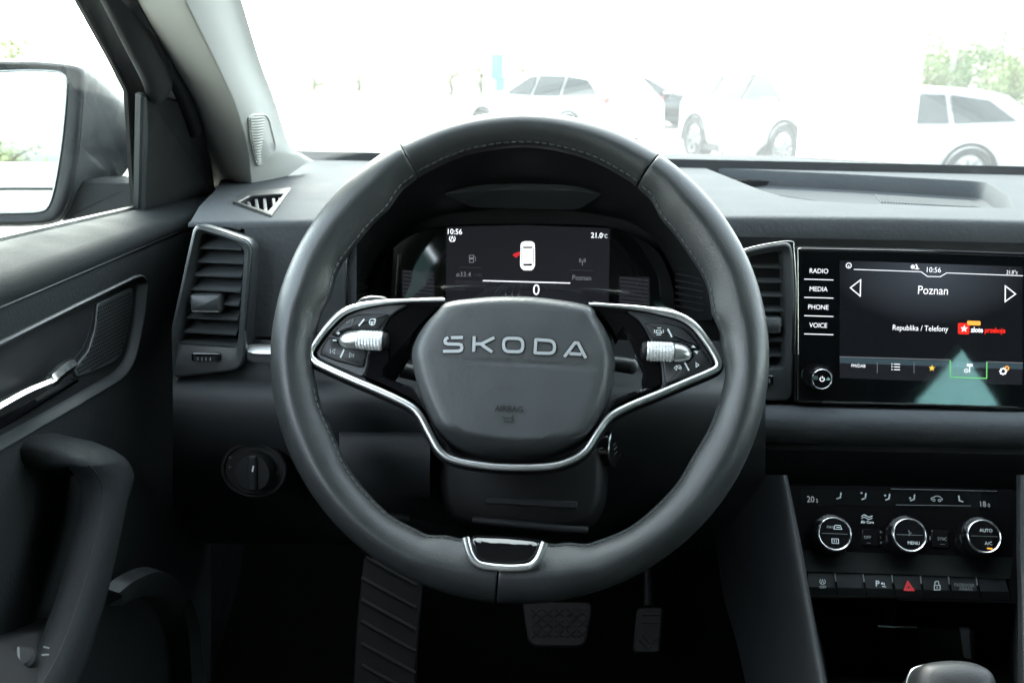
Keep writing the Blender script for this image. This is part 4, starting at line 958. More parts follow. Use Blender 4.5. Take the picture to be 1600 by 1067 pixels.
mb = MB(); mb.stroke([bp_(1459.5, 914), bp_(1468.5, 914), bp_(1468.5, 921), bp_(1459.5, 921)], bm_(1.1), .0011, closed=True); mb.stroke([bp_(1460.5, 914), bp_(1460.5, 909), bp_(1463, 907.5), bp_(1466, 908), bp_(1467, 914)], bm_(1.1), .0011); mb.disc(bp_(1464, 917.5), bm_(1), .0011, 8); mb.build('lock_symbol', 'white_print', btns[4])
mb = MB(); mb.text('PASSENGER', bp_(1506.5, 913.5), bm_(5), .0011, xs=.84); mb.text('AIRBAG', bp_(1508.5, 919.5), bm_(5), .0011, xs=.84); mb.build('airbag_text', 'grey_print', btns[5])
# open cubby below
cub = MB()
f0 = [at_y(x, y, Y) for x, y, Y in ((1262, 934, .78), (1588, 942, .78), (1592, 1110, .66), (1290, 1110, .66))]; f1 = [at_y(x, y, .93) for x, y in ((1285, 936), (1580, 942), (1575, 1030), (1300, 1025))]
cub.grid([f0, f1], cu=True); cub.f.append((4, 5, 6, 7)); cub.build('open_cubby', 'plastic_black', cons)
MB().tube([at_y(x, y, .80) for x, y in ((1372, 977.5), (1400, 978.5), (1432, 979))], .0013, 8).build('cubby_trim', 'chrome', cons)
q = frontal(1510, 1005, .80); MB().plate(q.poly([(1501, 982), (1516, 983), (1519, 1030), (1508, 1028)]), -.004, 0, .001).xf(q.M).build('cubby_trim', 'silver_satin', cons)
MB().plate(q.poly([(1290, 1010), (1440, 1026), (1560, 1034), (1560, 1120), (1290, 1120)]), -.06, -.05, .002).xf(q.M).build('cubby_mat', 'rubber', cons)
# gear lever
G = frontal(1495, 1060, .62, 50)
gl_ = thing('gear_lever', 'smooth dark gear lever knob at the lower right edge, topped in leather', 'gear lever', G)
go = resample(ccw(cr(G.poly([(1430, 1046), (1445, 1033), (1490, 1028), (1530, 1034), (1556, 1052), (1562, 1085), (1550, 1120), (1490, 1130), (1440, 1110), (1426, 1075)]), 6, True)), 60)
MB().dome(go, [(.9, -.06), (.98, -.03), (1, -.018), (.99, -.008), (.94, -.001), (.84, .004), (.65, .0075), (.4, .009), (.2, .0095)]).build('knob', 'knob_leather_shaded', gl_, 60)
MB().tube([(p.x*1.0, p.y*1.0, -.0135) for p in go], .0016, 8, closed=True, nrm=(0, 0, 1)).build('knob_ring', 'chrome_dark', gl_, 60)
MB().lathe([(.014, -.30), (.014, -.05)], (0, -.01), 20).build('shaft', 'plastic_black', gl_)
# light switch on the lower dash
H = frontal(396, 734, .775, 8)
ls_ = thing('light_switch', 'round black headlight switch low on the dashboard near the door', 'light switch', H)
hc = H.hit(396, 734, 0); hk = H.mm(396, 734, 1)
MB().prof([(hc.x+52*hk*math.cos(2*math.pi*i/48), hc.y+45*hk*math.sin(2*math.pi*i/48)) for i in range(48)], [(0, -.04), (0, -.001), (.0012, .0005), (.003, .0005), (.004, -.0015)]).build('switch_plate', 'plastic_black', ls_)
kb = MB().lathe([(.0165, -.002), (.016, .010), (.0145, .013), (.002, .0135)], (hc.x+.003, hc.y), 32).build('switch_knob', 'plastic_black', ls_, 30)
MB().box((hc.x+.004, hc.y+.001, .0145), (.007, .030, .005), .0015).build('knob_grip', 'plastic_dark', kb)
MB().stroke([(hc.x+.0045, hc.y+.003), (hc.x+.0055, hc.y+.008)], .0013, .0171).build('knob_mark', 'white_print', kb)
MB().stroke([H.uv(403, 708), H.uv(415, 709)], hk*2.6, -.0012).build('indicator_light', 'led_green', ls_)
mb = MB()
for x, y in ((359, 715), (359, 730), (425, 722), (431, 738)): mb.stroke([H.uv(x-4, y), H.uv(x+3, y)], hk*1.6, -.0012); mb.stroke([H.uv(x-1, y-3), H.uv(x-1, y+3)], hk*1.2, -.0012)
mb.build('switch_symbols', 'dim_print', ls_)
mb = MB(); mb.circ(H.uv(381, 757), hk*3, hk*1.2, -.0012, 12)
for k in range(8): a = k*math.pi/4; c0 = H.uv(381, 757); mb.stroke([(c0[0]+hk*4*math.cos(a), c0[1]+hk*4*math.sin(a)), (c0[0]+hk*6*math.cos(a), c0[1]+hk*6*math.sin(a))], hk, -.0012)
mb.build('light_symbol', 'grey_print', ls_)
# ================================================================== driver's door
door = thing('car_door', "driver's door with dark trim, chrome inner handle, pull grip and wing mirror outside", 'car door', loc=(0, 0, 0))
dcols = [-70, -20, 30, 80, 130, 180, 230, 280, 318, 340]
def line(p0, p1): return lambda x: p0[1]+(p1[1]-p0[1])*(x-p0[0])/(p1[0]-p0[0])
L0 = line((0, 378), (330, 301)); L1 = line((0, 392), (330, 305)); L2 = line((0, 440), (330, 322)); L3 = line((0, 481), (330, 341))
Lt = line((0, 408), (330, 311))
def dgrid(defs): return [[at_x(x, f(x), X) for x in dcols] for f, X in defs]
up = MB().grid(dgrid([(lambda x: L0(x)+14, -.425), (lambda x: L0(x)-1, -.412), (L0, -.406), (lambda x: L0(x)+4, -.398), (L1, -.390), (Lt, -.379), (lambda x: (Lt(x)+L2(x))/2, -.370), (L2, -.363), (lambda x: (L2(x)+L3(x))/2, -.360), (lambda x: L3(x)-2, -.3595), (lambda x: L3(x)-.5, -.362)]))
up.build('upper_trim', 'door_ledge', door, 60)
seal = MB().tube([at_x(x, L0(x)-1.5, -.413) for x in dcols], .004, 8); seal.build('window_seal', 'rubber', door)
MB().tube([at_x(x, L3(x)-1, -.3612) for x in dcols], .0010, 8).build('seam_highlight', 'plastic_mid', door)  # pale bead drawn in as the highlight along the trim seam
XD = -.3625
Dr = Frame(Vector((XD, .62, CAM.z-.2)), (1, 0, 0))
def dl(x, y, w_=0.): return Dr.hit(x, y, w_)
rec_px = [(-60, 566), (120, 477), (212, 433), (222, 432), (228, 441), (223, 500), (208, 566), (190, 590), (120, 632), (-60, 735)]
rec_o = rc(Dr.poly(rec_px), [0, 0, .006, .006, .01, .02, .02, .02, 0, 0], 4)
pn = MB(); ol = Dr.poly([(-70, L3(-70)-3), (340, L3(340)-3), (330, 600), (330, 1150), (-70, 1150)])
pn.flat([ccw(ol), ccw(rec_o)], 0).xf(Dr.M); pn.build('middle_trim', 'door_soft', door)
rf = ccw(rec_o); rb = MB()
rb.grid([[(q.x, q.y, w_) for q in p] for p, w_ in ((inset(rf, -.0018), -.0002), (inset(rf, -.0014), .0012), (inset(rf, -.0002), .0019), (inset(rf, .0010), .0012), (inset(rf, .0022), -.004), (inset(rf, .0050), -.0055))], cu=True); rb.xf(Dr.M); rb.build('recess_frame', 'plastic_mid', door, 60)
bk2 = MB().flat([inset(rf, .004)], -.0058).xf(Dr.M); bk2.build('recess_panel', 'plastic_dark', door)
# handle bowl
bo_ = [(-60, 585), (40, 532), (110, 498), (155, 474), (158, 484), (150, 520), (140, 545), (118, 570), (80, 598), (-60, 668)]
bw = MB().dome(resample(ccw(cr(Dr.poly(bo_), 5, True)), 48), [(1, -.0054), (.985, -.008), (.95, -.014), (.85, -.022), (.6, -.028), (.3, -.030), (.1, -.031)]); bw.xf(Dr.M)
bw.build('handle_bowl', 'plastic_mid', door, 70)
# round the bowl: recess panel is holed there by depth, so the grille and strip are set proud of it
gp = [(160, 475), (214, 449), (214, 470), (206, 520), (196, 556), (186, 566), (150, 582), (127, 590), (124, 576), (146, 548), (156, 515)]
gro = rc(Dr.poly(gp), .003, 3)
grl = MB().prof(gro, [(0, -.006), (0, -.0045), (.0008, -.0038)]).xf(Dr.M).build('speaker_grille', 'plastic_mid', door)
from mathutils.geometry import intersect_point_quad_2d
def inside(pt, poly):
    c_ = False; n = len(poly)
    for i in range(n):
        a, b = poly[i-1], poly[i]
        if (a[1] > pt[1]) != (b[1] > pt[1]) and pt[0] < (b[0]-a[0])*(pt[1]-a[1])/(b[1]-a[1])+a[0]: c_ = not c_
    return c_
gi = inset(ccw(gro), .0022); hm = MB()
us = [p.x for p in gi]; vs_ = [p.y for p in gi]; dx = .0036; r_i = 0; v_ = min(vs_)
while v_ < max(vs_):
    u_ = min(us)+(dx/2 if r_i % 2 else 0)
    while u_ < max(us):
        if inside((u_, v_), gi): hm.prof([(u_+.0014*math.cos(k*math.pi/3), v_+.0014*math.sin(k*math.pi/3)) for k in range(6)], [(0, -.0040), (0, -.0036), (.0003, -.0036)], c0=False)
        u_ += dx
    v_ += dx*.87; r_i += 1
hm.xf(Dr.M); stuff(hm.build('grille_holes', 'plastic_black', door))
# gloss strip and chrome lever
gs = [(-60, 690), (40, 636), (100, 600), (122, 590), (128, 594), (100, 618), (40, 655), (-60, 715)]
MB().plate(rc(Dr.poly(gs), .002, 2), -.006, -.0015, .002).xf(Dr.M).build('gloss_strip', 'gloss_black', door)
lev = cr([dl(x, y, w_) for x, y, w_ in ((-60, 668, .008), (0, 635, .009), (40, 613, .010), (78, 597, .012), (84, 594, .013), (100, 580, .014), (117, 569, .014))], 5)
lm = MB(); rows = []
for i, p in enumerate(lev):
    t = i/(len(lev)-1); hgt = .0040 if t < .55 else .0040+.0055*min(1, (t-.55)/.12)
    if t > .94: hgt *= .8
    rows.append([p+Vector((0, hgt*.5, -.003)), p+Vector((0, hgt*.5, 0)), p+Vector((.0, 0, .0022)), p+Vector((0, -hgt*.5, .0)), p+Vector((0, -hgt*.7, -.006)), p+Vector((0, -hgt*.3, -.010))])
lm.grid(rows, cu=True); b0 = len(lm.v); lm.f.append(tuple(range(b0-6, b0))); lm.xf(Dr.M); lm.build('door_handle', 'chrome', door, 40)
# pull grip
inn = [(134, 728), (143, 738), (152, 752), (157, 775), (153, 815), (141, 865), (126, 920), (106, 980), (82, 1035), (50, 1090)]
out_ = [(196, 713), (204, 724), (209, 738), (208, 752), (197, 785), (186, 840), (173, 900), (157, 960), (138, 1025), (112, 1095)]
a_, b_ = cr(inn, 4), cr(out_, 4); pg = MB(); rows = []
Xp = lambda t: -.318+.012*t
for i, (p, q) in enumerate(zip(a_, b_)):
    t = i/(len(a_)-1); X = Xp(t); A = at_x(p.x, p.y, X); Bq = at_x(q.x, q.y, X-.004); d = (Bq-A); n_ = Vector((1, 0, 0))
    sec = []
    for f, h in ((.06, -.016), (.0, -.010), (.0, -.002), (.08, .003), (.3, .0065), (.6, .0065), (.88, .003), (.99, -.005), (1.0, -.018), (.9, -.03)):
        sec.append(A+d*f+n_*h)
    rows.append(sec)
pre = []
A0 = at_x(*inn[0], Xp(0)); B0 = at_x(*out_[0], Xp(0)-.004)
for dX, dz, an in ((-.066, .012, 92), (-.040, .0125, 82), (-.022, .0095, 58), (-.008, .0045, 28)):
    n_ = Vector((math.cos(R(an)), 0, math.sin(R(an)))); o_ = Vector((dX, 0, dz)); d = B0-A0
    pre.append([A0+o_+d*f+n_*h for f, h in ((.06, -.016), (.0, -.010), (.0, -.002), (.08, .003), (.3, .0065), (.6, .0065), (.88, .003), (.99, -.005), (1.0, -.018), (.9, -.03))])
pg.grid(pre+rows, cu=True); pg.f.append(tuple(range(10))); pgo = pg.build('pull_grip', 'door_soft', door, 70)
MB().tube([at_x(p.x+4, p.y-2, Xp(i/(len(a_)-1))+.0035) for i, p in enumerate(a_)], .0007, 6).build('grip_seam', 'plastic_black', pgo)
rl = MB(); rl.tube([at_x(p.x-2, p.y+2, Xp(i/(len(a_)-1))-.0045) for i, p in enumerate(a_)], .0032, 10); rl.build('grip_edge', 'plastic_mid', pgo, 60)
# arm shelf and mirror switch
am = MB(); am.grid([[at_x(x, y, X) for x, y, X in r_] for r_ in ([(-70, 1010, -.36), (20, 985, -.36), (80, 960, -.36), (100, 940, -.362)], [(-70, 1020, -.33), (20, 1000, -.33), (70, 985, -.33), (95, 960, -.34)], [(-70, 1120, -.30), (20, 1120, -.30), (60, 1100, -.30), (80, 1060, -.31)])]); am.build('arm_shelf', 'plastic_black', door, 60)
swf = Frame(at_x(33, 1037, -.325), (.35, -.45, .83)); k_ = swf.mm(33, 1037, 1)
sw = MB().lathe([(26*k_, -.006), (26*k_, .004), (22*k_, .009), (15*k_, .011), (.001, .0112)], n=28).xf(swf.M).build('mirror_switch', 'plastic_black', door, 35)
mb = MB(); mb.stroke([(-.002, -.003), (-.0005, .006)], .0012, .0112); mb.stroke([(.011, -.002), (.015, -.003)], .001, .0085); mb.stroke([(.013, .003), (.016, .001)], .001, .0085); mb.xf(swf.M); mb.build('switch_symbol', 'dim_print', sw)
# door pocket
po = cr([at_x(x, y, X) for x, y, X in ((186, 926, -.345), (212, 906, -.338), (246, 893, -.332), (274, 902, -.328), (298, 934, -.325), (312, 978, -.324), (318, 1030, -.325), (320, 1090, -.326))], 5)
pi_ = cr([at_x(x, y, X) for x, y, X in ((190, 946, -.352), (214, 934, -.350), (242, 930, -.348), (264, 944, -.346), (284, 974, -.345), (296, 1010, -.345), (302, 1050, -.345), (304, 1090, -.345))], 5)
pk = MB().grid([[p+Vector((-.012, 0, .004)) for p in po], po, [p+(q-p)*.15+Vector((.002, 0, 0)) for p, q in zip(po, pi_)], [p+(q-p)*.9 for p, q in zip(po, pi_)], pi_, [q+Vector((-.02, 0, 0)) for q in pi_]]); pk.build('door_pocket', 'plastic_mid', door, 50)
# window frame: upright bars by the pillar and the mirror sail panel
F = frame3(at_x(218, 335, -.408), at_x(333, 302, -.402), at_x(185, 0, -.352))
fl = lambda pts, w_=0.: F.poly(pts, w_)
MB().plate(rc(fl([(226, 150), (231, 144), (262, 152), (288, 160), (312, 190), (330, 245), (338, 303), (216, 337)]), .004, 3), -.004, 0, .002).xf(F.M).build('sail_panel', 'plastic_dark', door)
MB().plate(rc(fl([(218, 148), (226, 146), (228, 200), (224, 338), (214, 341)]), .002, 2), -.004, .003, .002).xf(F.M).build('sail_edge', 'plastic_mid', door)
f1 = [F.hit(x, y, .004) for x, y in ((176, -30), (190, 0), (214, 50), (237, 98), (247, 125), (251, 150))]
fb = MB().tube(cr(f1, 4), [.018]*18+[.017, .015, .011], 16, nrm=(0, 0, 1), sq=.55).xf(F.M).build('window_frame', 'rubber', door, 60)
f2 = [F.hit(x, y, .002) for x, y in ((196, -30), (216, 10), (250, 75), (275, 125), (293, 165), (306, 205))]
MB().tube(cr(f2, 4), .009, 12, nrm=(0, 0, 1), sq=.7).xf(F.M).build('frame_seal', 'plastic_black', door, 60)
f0_ = [F.hit(x, y, .0) for x, y in ((152, -20), (163, 0), (198, 72), (222, 122), (232, 150))]
MB().plate(fl([(138, -30), (215, -30), (262, 50), (300, 110), (335, 190), (352, 300), (318, 306), (236, 330), (229, 155), (205, 105), (150, 0)]), -.022, -.016, .002).xf(F.M).build('frame_backing', 'plastic_black', door)
gq = [at_x(x, y, X) for x, y, X in ((-140, 425, -.41), (225, 340, -.41), (232, 150, -.41), (130, -60, -.352), (-140, -60, -.352))]
MB().add(gq+[p+Vector((.0035, 0, 0)) for p in gq], [(0, 1, 2, 3, 4), (9, 8, 7, 6, 5), (0, 1, 6, 5), (1, 2, 7, 6), (2, 3, 8, 7), (3, 4, 9, 8), (4, 0, 5, 9)]).build('window_glass', 'side_glass', door, smooth=False)
# ------------------------------------------------------------------ wing mirror
Q = Frame(at_y(50, 220, 1.10), (.19, -.98, .042))
q2 = lambda pts, w_=0.: Q.poly(pts, w_)
wm = MB()
rim_px = [(-160, 102), (-60, 97), (0, 95.5), (60, 96), (104, 100), (122, 105), (129, 116), (128, 160), (122, 230), (111, 293), (98, 330), (82, 346), (50, 351), (0, 352), (-80, 352), (-160, 345), (-200, 300), (-205, 200), (-195, 130)]
gl_px = [(-150, 118), (-60, 112), (0, 110), (55, 109), (88, 111), (101, 116), (105, 128), (103, 170), (96, 235), (86, 293), (76, 323), (60, 332), (0, 334), (-80, 334), (-150, 328), (-180, 290), (-185, 200), (-175, 140)]
ro = resample(ccw(cr(q2(rim_px), 5, True)), 120); go_ = resample(ccw(cr(q2(gl_px), 5, True)), 120)
k = min(range(120), key=lambda i: (go_[i]-ro[0]).length); go_ = go_[k:]+go_[:k]
hb = MB(); cen = Vector(Q.uv(-30, 225))
rows = [[(q.x, q.y, w_) for q in p] for p, w_ in ((go_, -.012), (go_, -.002), (inset(go_, -.002), .0008), (inset(go_, -.006), .002), (inset(ro, .004), .003), (inset(ro, .001), .001), (ro, -.004))]
hb.grid(rows, cu=True); hb.xf(Q.M)
mir = hb.build('wing_mirror', 'plastic_black', door, 50)
ml_ = MB().prof(inset(go_, .0006), [(0, -.006), (0, -.0022)]).xf(Q.M); ml_.build('mirror_glass', 'mirror', mir, 30)
MB().tube([(p.x, p.y, -.0012) for p in inset(go_, .0008)], .0016, 8, closed=True, nrm=(0, 0, 1)).xf(Q.M).build('glass_edge', 'chrome_dark', mir, 60)
# shell bulging forward, its inner flank seen past the rim
sh_px = [(-160, 100), (-60, 94), (0, 93), (60, 95), (120, 103), (160, 121), (195, 148), (217, 177), (221, 200), (214, 232), (197, 268), (170, 292), (130, 312), (80, 325), (0, 330), (-80, 330), (-160, 320), (-200, 285), (-205, 200), (-195, 130)]
w_b = -.13
so_ = resample(ccw(cr([Q.uv(x, y, w_b) for x, y in sh_px], 5, True)), 120); so_ = [p for p in so_]
k = min(range(120), key=lambda i: (so_[i]-ro[0]).length); so_ = so_[k:]+so_[:k]
hs_ = MB(); rows = [[(q.x, q.y, -.004) for q in inset(ro, -.0005)], [(q.x, q.y, -.014) for q in inset(ro, -.003)]]
for t in (.25, .5, .75, 1.0): rows.append([((a.x+(b.x-a.x)*t), (a.y+(b.y-a.y)*t), -.014+(w_b+.014)*t) for a, b in zip(inset(ro, -.003), so_)])
for sc, w_ in ((.93, w_b-.02), (.78, w_b-.04), (.5, w_b-.055), (.1, w_b-.06)): rows.append([(cen.x+(q.x-cen.x)*sc, cen.y+(q.y-cen.y)*sc, w_) for q in so_])
hs_.grid(rows, cu=True); hs_.xf(Q.M); hs_.build('mirror_shell', 'car_paint_grey', mir, 60)
am_ = MB().prof(rc([Q.uv(x, y, -.04) for x, y in [(96, 345), (118, 300), (134, 280), (222, 281), (226, 338), (150, 346)]], .006, 3), [(.004, -.14), (0, -.12), (0, -.035), (.004, -.03)]).xf(Q.M); am_.build('mirror_arm', 'plastic_dark', mir, 40)
# ================================================================== windscreen pillar
pil = thing('windscreen_pillar', 'pale grey windscreen pillar trim rising between the side window and the windscreen', 'pillar', loc=(0, 0, 0))
st_ = [(-40, (204, 278, 345), .70), (0, (221, 289, 360), .745), (95, (273, 336, 391), .86), (160, (309, 366, 416), .95), (225, (328, 386, 441), 1.04), (270, (332, 391, 462), 1.10), (310, (334, 394, 480), 1.15)]
rows = []
for y, (a, b, c_), Y in st_:
    ya, yc = y, y
    if y >= 225: yc = y-(y-225)*.72+6
    A, Bp, Cp = at_y(a, ya, Y+.030), at_y(b, y, Y-.012), at_y(c_, yc, Y+.10)
    m1 = A.lerp(Bp, .5)+Vector((.001, -.002, 0)); m2 = Bp.lerp(Cp, .5)+Vector((.002, -.006, .0))
    rows.append([A+Vector((-.012, .02, 0)), A, m1, Bp.lerp(A, .07), Bp.lerp(Cp, .07), m2, Cp, Cp+Vector((0, .03, 0))])
rows = [[p+(p-q)*(.135/max(p.z-q.z, .01))*1.0 for p, q in zip(rows[0], rows[1])]]+rows
cols_ = list(zip(*rows)); cols_ = [cr(c_, 5) for c_ in cols_]; rws = [cr(list(r_), 4) for r_ in zip(*cols_)]
pm = MB().grid(rws); pm.build('pillar_trim', 'pillar_cloth', pil, 70)
MB().tube([r_[1]+Vector((-.006, .004, 0)) for r_ in rws], .0075, 8).build('pillar_seal', 'rubber', pil, 60)
from mathutils.bvhtree import BVHTree
bv = BVHTree.FromPolygons([Vector(v) for v in pm.v], pm.f)
def onp(px, py, off):
    d = ray(px, py).normalized(); h = bv.ray_cast(CAM, d)
    n_ = h[1] if h[1].dot(d) < 0 else -h[1]
    return h[0]+n_*off
gpx = resample(rc([(386, 184), (392, 178), (413, 177.5), (419, 186), (429, 226), (429, 236), (406, 258), (400, 258), (394, 240), (388, 212)], 3, 3), 48)
gc = (406, 214); rows = []
for sc, off in ((1.0, -.002), (1.0, .0012), (.96, .0020), (.92, .0006), (.6, .0008), (.3, .001), (.03, .001)): rows.append([onp(gc[0]+(p.x-gc[0])*sc, gc[1]+(p.y-gc[1])*sc, off) for p in gpx])
gt = MB().grid(rows, cu=True).build('speaker_cover', 'pillar_cloth', pil, 40)
for i in range(17):
    y = 183+i*4.3; xl = lerp_tab([(178, 388), (212, 390.5), (240, 396.5), (260, 403)], y)+1; xr = lerp_tab([(180, 412), (215, 409), (235, 407), (256, 405.5)], y)
    if xr-xl < 2: continue
    MB().tube([onp(xl, y+1.2, .0008), onp((xl+xr)/2, y+.2, .0020), onp(xr, y, .0006)], .0011, 6).build('cover_rib', 'pillar_cloth', gt, 70)
# ================================================================== footwell
ft = thing('car_floor', 'black carpeted footwell floor and bulkhead below the steering wheel', 'floor', loc=(0, 0, 0))
fz = CAM.z-.83
fm = MB(); prof_f = [(-1.9, fz), (.95, fz), (1.12, fz+.03), (1.28, fz+.12), (1.40, fz+.28), (1.46, fz+.50)]
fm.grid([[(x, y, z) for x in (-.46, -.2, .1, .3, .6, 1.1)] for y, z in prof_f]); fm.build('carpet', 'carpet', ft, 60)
MB().grid([[(-.455, y, z) for y in (-.5, .6, 1.2, 1.46)] for z in (fz, fz+.3, fz+.62)]).build('kick_panel', 'plastic_black', ft)
MB().grid([[(.30, y, z) for y in (.80, 1.0, 1.2, 1.46)] for z in (fz, fz+.2, fz+.40)]).build('tunnel_side', 'plastic_black', ft)
def pedal(name, label, px, Y, tilt, pat, m_='pedal_rubber'):
    fr = frontal(px[0][0], px[0][1], Y, tilt); t = thing(name, label, 'pedal', fr)
    o = rc(fr.poly(px), .006, 3); MB().prof(o, [(.002, -.014), (0, -.010), (0, -.002), (.002, 0)]).build('pad', m_, t, 40)
    pat(fr, t, ccw(o)); return fr, t
def rib_bits(fr, t, o, segs, wd=.0026, nm='tread_rib'):
    for a, b in segs:
        A, Bq = Vector(fr.uv(*a)), Vector(fr.uv(*b)); d = (Bq-A).normalized(); nn = Vector((-d.y, d.x))*wd/2
        MB().prof([A+nn, Bq+nn, Bq-nn, A-nn], [(0, -.0005), (0, .0012), (.0006, .002)]).build(nm, 'pedal_rubber', t)
def brake_pat(fr, t, o):
    segs = []
    for i in range(5):
        for j in range(3):
            cx, cy = 838+i*18, 957+j*16; segs += [((cx-7, cy-6), (cx+7, cy+6)), ((cx-7, cy+6), (cx+7, cy-6))]
    rib_bits(fr, t, o, segs)
fr, t = pedal('brake_pedal', 'wide brake pedal with a criss-cross rubber tread below the wheel rim', [(816, 940), (924, 940), (924, 960), (915, 1004), (905, 1010), (835, 1009), (825, 1000)], 1.12, 38, brake_pat)
MB().tube([fr.hit(870, 940, -.012), fr.hit(868, 860, -.05), fr.hit(866, 760, -.10)], .009, 10).build('pedal_arm', 'plastic_black', t)
def acc_pat(fr, t, o): rib_bits(fr, t, o, [((998, 998), (1012, 1014)), ((1012, 1014), (1026, 998)), ((1003, 990), (1017, 1006)), ((1017, 1006), (1031, 992)), ((1004, 960), (1032, 960)), ((1003, 972), (1032, 972))])
fr, t = pedal('accelerator_pedal', 'narrow accelerator pedal to the right of the brake pedal', [(996, 948), (1034, 948), (1036, 955), (1031, 1018), (1025, 1020), (993, 1019), (990, 1012)], 1.14, 38, acc_pat)
MB().tube([fr.hit(1014, 950, -.012), fr.hit(1014, 880, -.05), fr.hit(1012, 780, -.08)], .007, 10).build('pedal_arm', 'plastic_black', t)
def rest_pat(fr, t, o): rib_bits(fr, t, o, [((565, y+28), (650, y+75)) if y > 850 else ((572, y+30), (652, y+74)) for y in (840, 874, 908, 942, 976, 1010)], .004, 'rest_rib')
fr, t = pedal('footrest', 'ribbed dark footrest plate left of the pedals', [(568, 870), (655, 872), (660, 900), (652, 1000), (648, 1090), (550, 1090), (556, 980)], 1.16, 40, rest_pat, 'plastic_dark'); t['category'] = 'footrest'
mt2 = thing('floor_mat', 'black rubber floor mat with raised ribs in front of the pedals', 'floor mat', fmf := Frame((0, .9, fz+.004), (0, 0, 1), up=Vector((0, 1, 0))))
MB().plate(rc(fmf.poly([(668, 1000), (838, 1005), (850, 1020), (860, 1110), (655, 1110), (658, 1015)]), .015, 4), 0, .006, .002).build('mat_body', 'rubber', mt2)
for x in range(680, 845, 12): MB().tube([fmf.hit(x, 1014, .006), fmf.hit(x-1, 1105, .006)], .0022, 6).build('mat_rib', 'rubber', mt2)
# ================================================================== the rest of the cabin, which shades the dashboard
body = thing('car', 'the car itself: pale roof lining, pillars and the silver flank mirrored in its wing mirror', 'car', loc=(0, 0, 0))
roofz = CAM.z+.17; XL, XR = -.345, 1.06
Rf = Frame((0, 0, roofz), (0, 0, -1), up=Vector((0, 1, 0)))
def rl_(pts): return [Rf.loc((x, y, roofz)).to_2d() for x, y in pts]
oute = rl_([(-.36, .54), (-.1, .58), (.36, .60), (.82, .58), (1.095, .54), (1.095, -1.9), (-.38, -1.9)])
MB().prof(oute, [(.01, -.03), (0, -.025), (0, -.006), (.006, 0)]).xf(Rf.M).build('roof_lining', 'headliner', body)
MB().prof([p*1.02 for p in oute], [(0, -.07), (0, -.035)]).xf(Rf.M).build('roof_panel', 'car_paint_grey', body)
# right side below the glass, pillars, rear wall
belt = CAM.z-.17
def wall(pts, th, nm, m_): 
    a = [Vector(p) for p in pts]; n_ = (a[1]-a[0]).cross(a[2]-a[0]).normalized()*th
    k = len(a); MB().add(a+[p+n_ for p in a], [tuple(range(k)), tuple(range(2*k-1, k-1, -1))]+[(i, (i+1) % k, k+(i+1) % k, k+i) for i in range(k)]).build(nm, m_, body, smooth=False)
wall([(1.10, 1.4, fz), (1.10, -1.8, fz), (1.10, -1.8, belt-.06), (1.10, -.6, belt-.06), (1.10, -.55, belt), (1.10, 1.4, belt)], .06, 'far_door', 'plastic_dark')
wall([(1.10, 1.16, belt), (1.10, 1.26, belt), (1.06, .62, roofz), (1.06, .52, roofz)], .05, 'far_pillar', 'pillar_cloth')
wall([(1.10, .02, belt), (1.10, -.12, belt), (1.06, -.12, roofz), (1.06, .02, roofz)], .05, 'middle_pillar', 'pillar_cloth')
Qf = Frame((1.10, 0, CAM.z), (-1, 0, 0))
MB().holed([ccw([Qf.loc((1.10, y, CAM.z+z)).to_2d() for y, z in ((-.55, -.24), (-1.92, -.24), (-1.92, .21), (-.55, .21))]), ccw(rc([Qf.loc((1.10, y, CAM.z+z)).to_2d() for y, z in ((-.80, -.20), (-1.56, -.20), (-1.06, -.015))], .02, 3))], -.03, 0).xf(Qf.M).build('added_quarter_panel', 'plastic_dark', body)  # unseen panel, its triangular opening shaped for the touchscreen reflection
wall([(-.46, -.25, fz), (-.46, -1.8, fz), (-.46, -1.8, belt), (-.46, -.25, belt)], -.05, 'rear_door_trim', 'plastic_dark')
wall([(-.46, .02, belt), (-.46, -.2, belt), (-.38, -.2, roofz), (-.38, .02, roofz)], -.05, 'middle_pillar', 'pillar_cloth')
wall([(-.46, -1.0, belt), (-.46, -1.8, belt), (-.38, -1.75, roofz), (-.38, -1.25, roofz)], -.05, 'rear_pillar', 'pillar_cloth')
wall([(-.46, -1.85, fz), (1.10, -1.85, fz), (1.10, -1.8, belt+.02), (-.46, -1.8, belt+.02)], .05, 'tailgate_trim', 'plastic_dark')
wall([(-.44, .62, fz), (-.40, -.25, fz), (-.40, -.25, belt-.01), (-.44, .62, belt-.06)], -.04, 'door_lower_trim', 'plastic_dark')
MB().grid([[(-.53, y, .50), (-.565, y, .8), (-.565, y, .98), (-.53, y, belt-.03), (-.47, y, belt)] for y in (.95, .3, -.4, -1.2, -1.9, -2.4)]).build('flank', 'car_flank', body, 70)
wall([(-.475, -.25, fz-.1), (-.475, 1.6, fz-.1), (-.455, 1.6, belt-.06), (-.475, -.25, belt)], -.02, 'door_skin', 'car_paint_grey')
wall([(-.62, 1.50, fz-.2), (1.3, 1.50, fz-.2), (1.3, 1.46, CAM.z-.13), (-.62, 1.46, CAM.z-.13)], .03, 'bulkhead', 'plastic_black')
wall([(-.60, 1.45, CAM.z-.135), (1.28, 1.45, CAM.z-.135), (1.2, 2.45, CAM.z-.33), (-.52, 2.45, CAM.z-.33)], .03, 'bonnet', 'car_paint_grey')
wall([(-.62, 1.6, fz-.12), (1.2, 1.6, fz-.12), (1.2, -2.0, fz-.12), (-.62, -2.0, fz-.12)], .04, 'underbody', 'plastic_black')
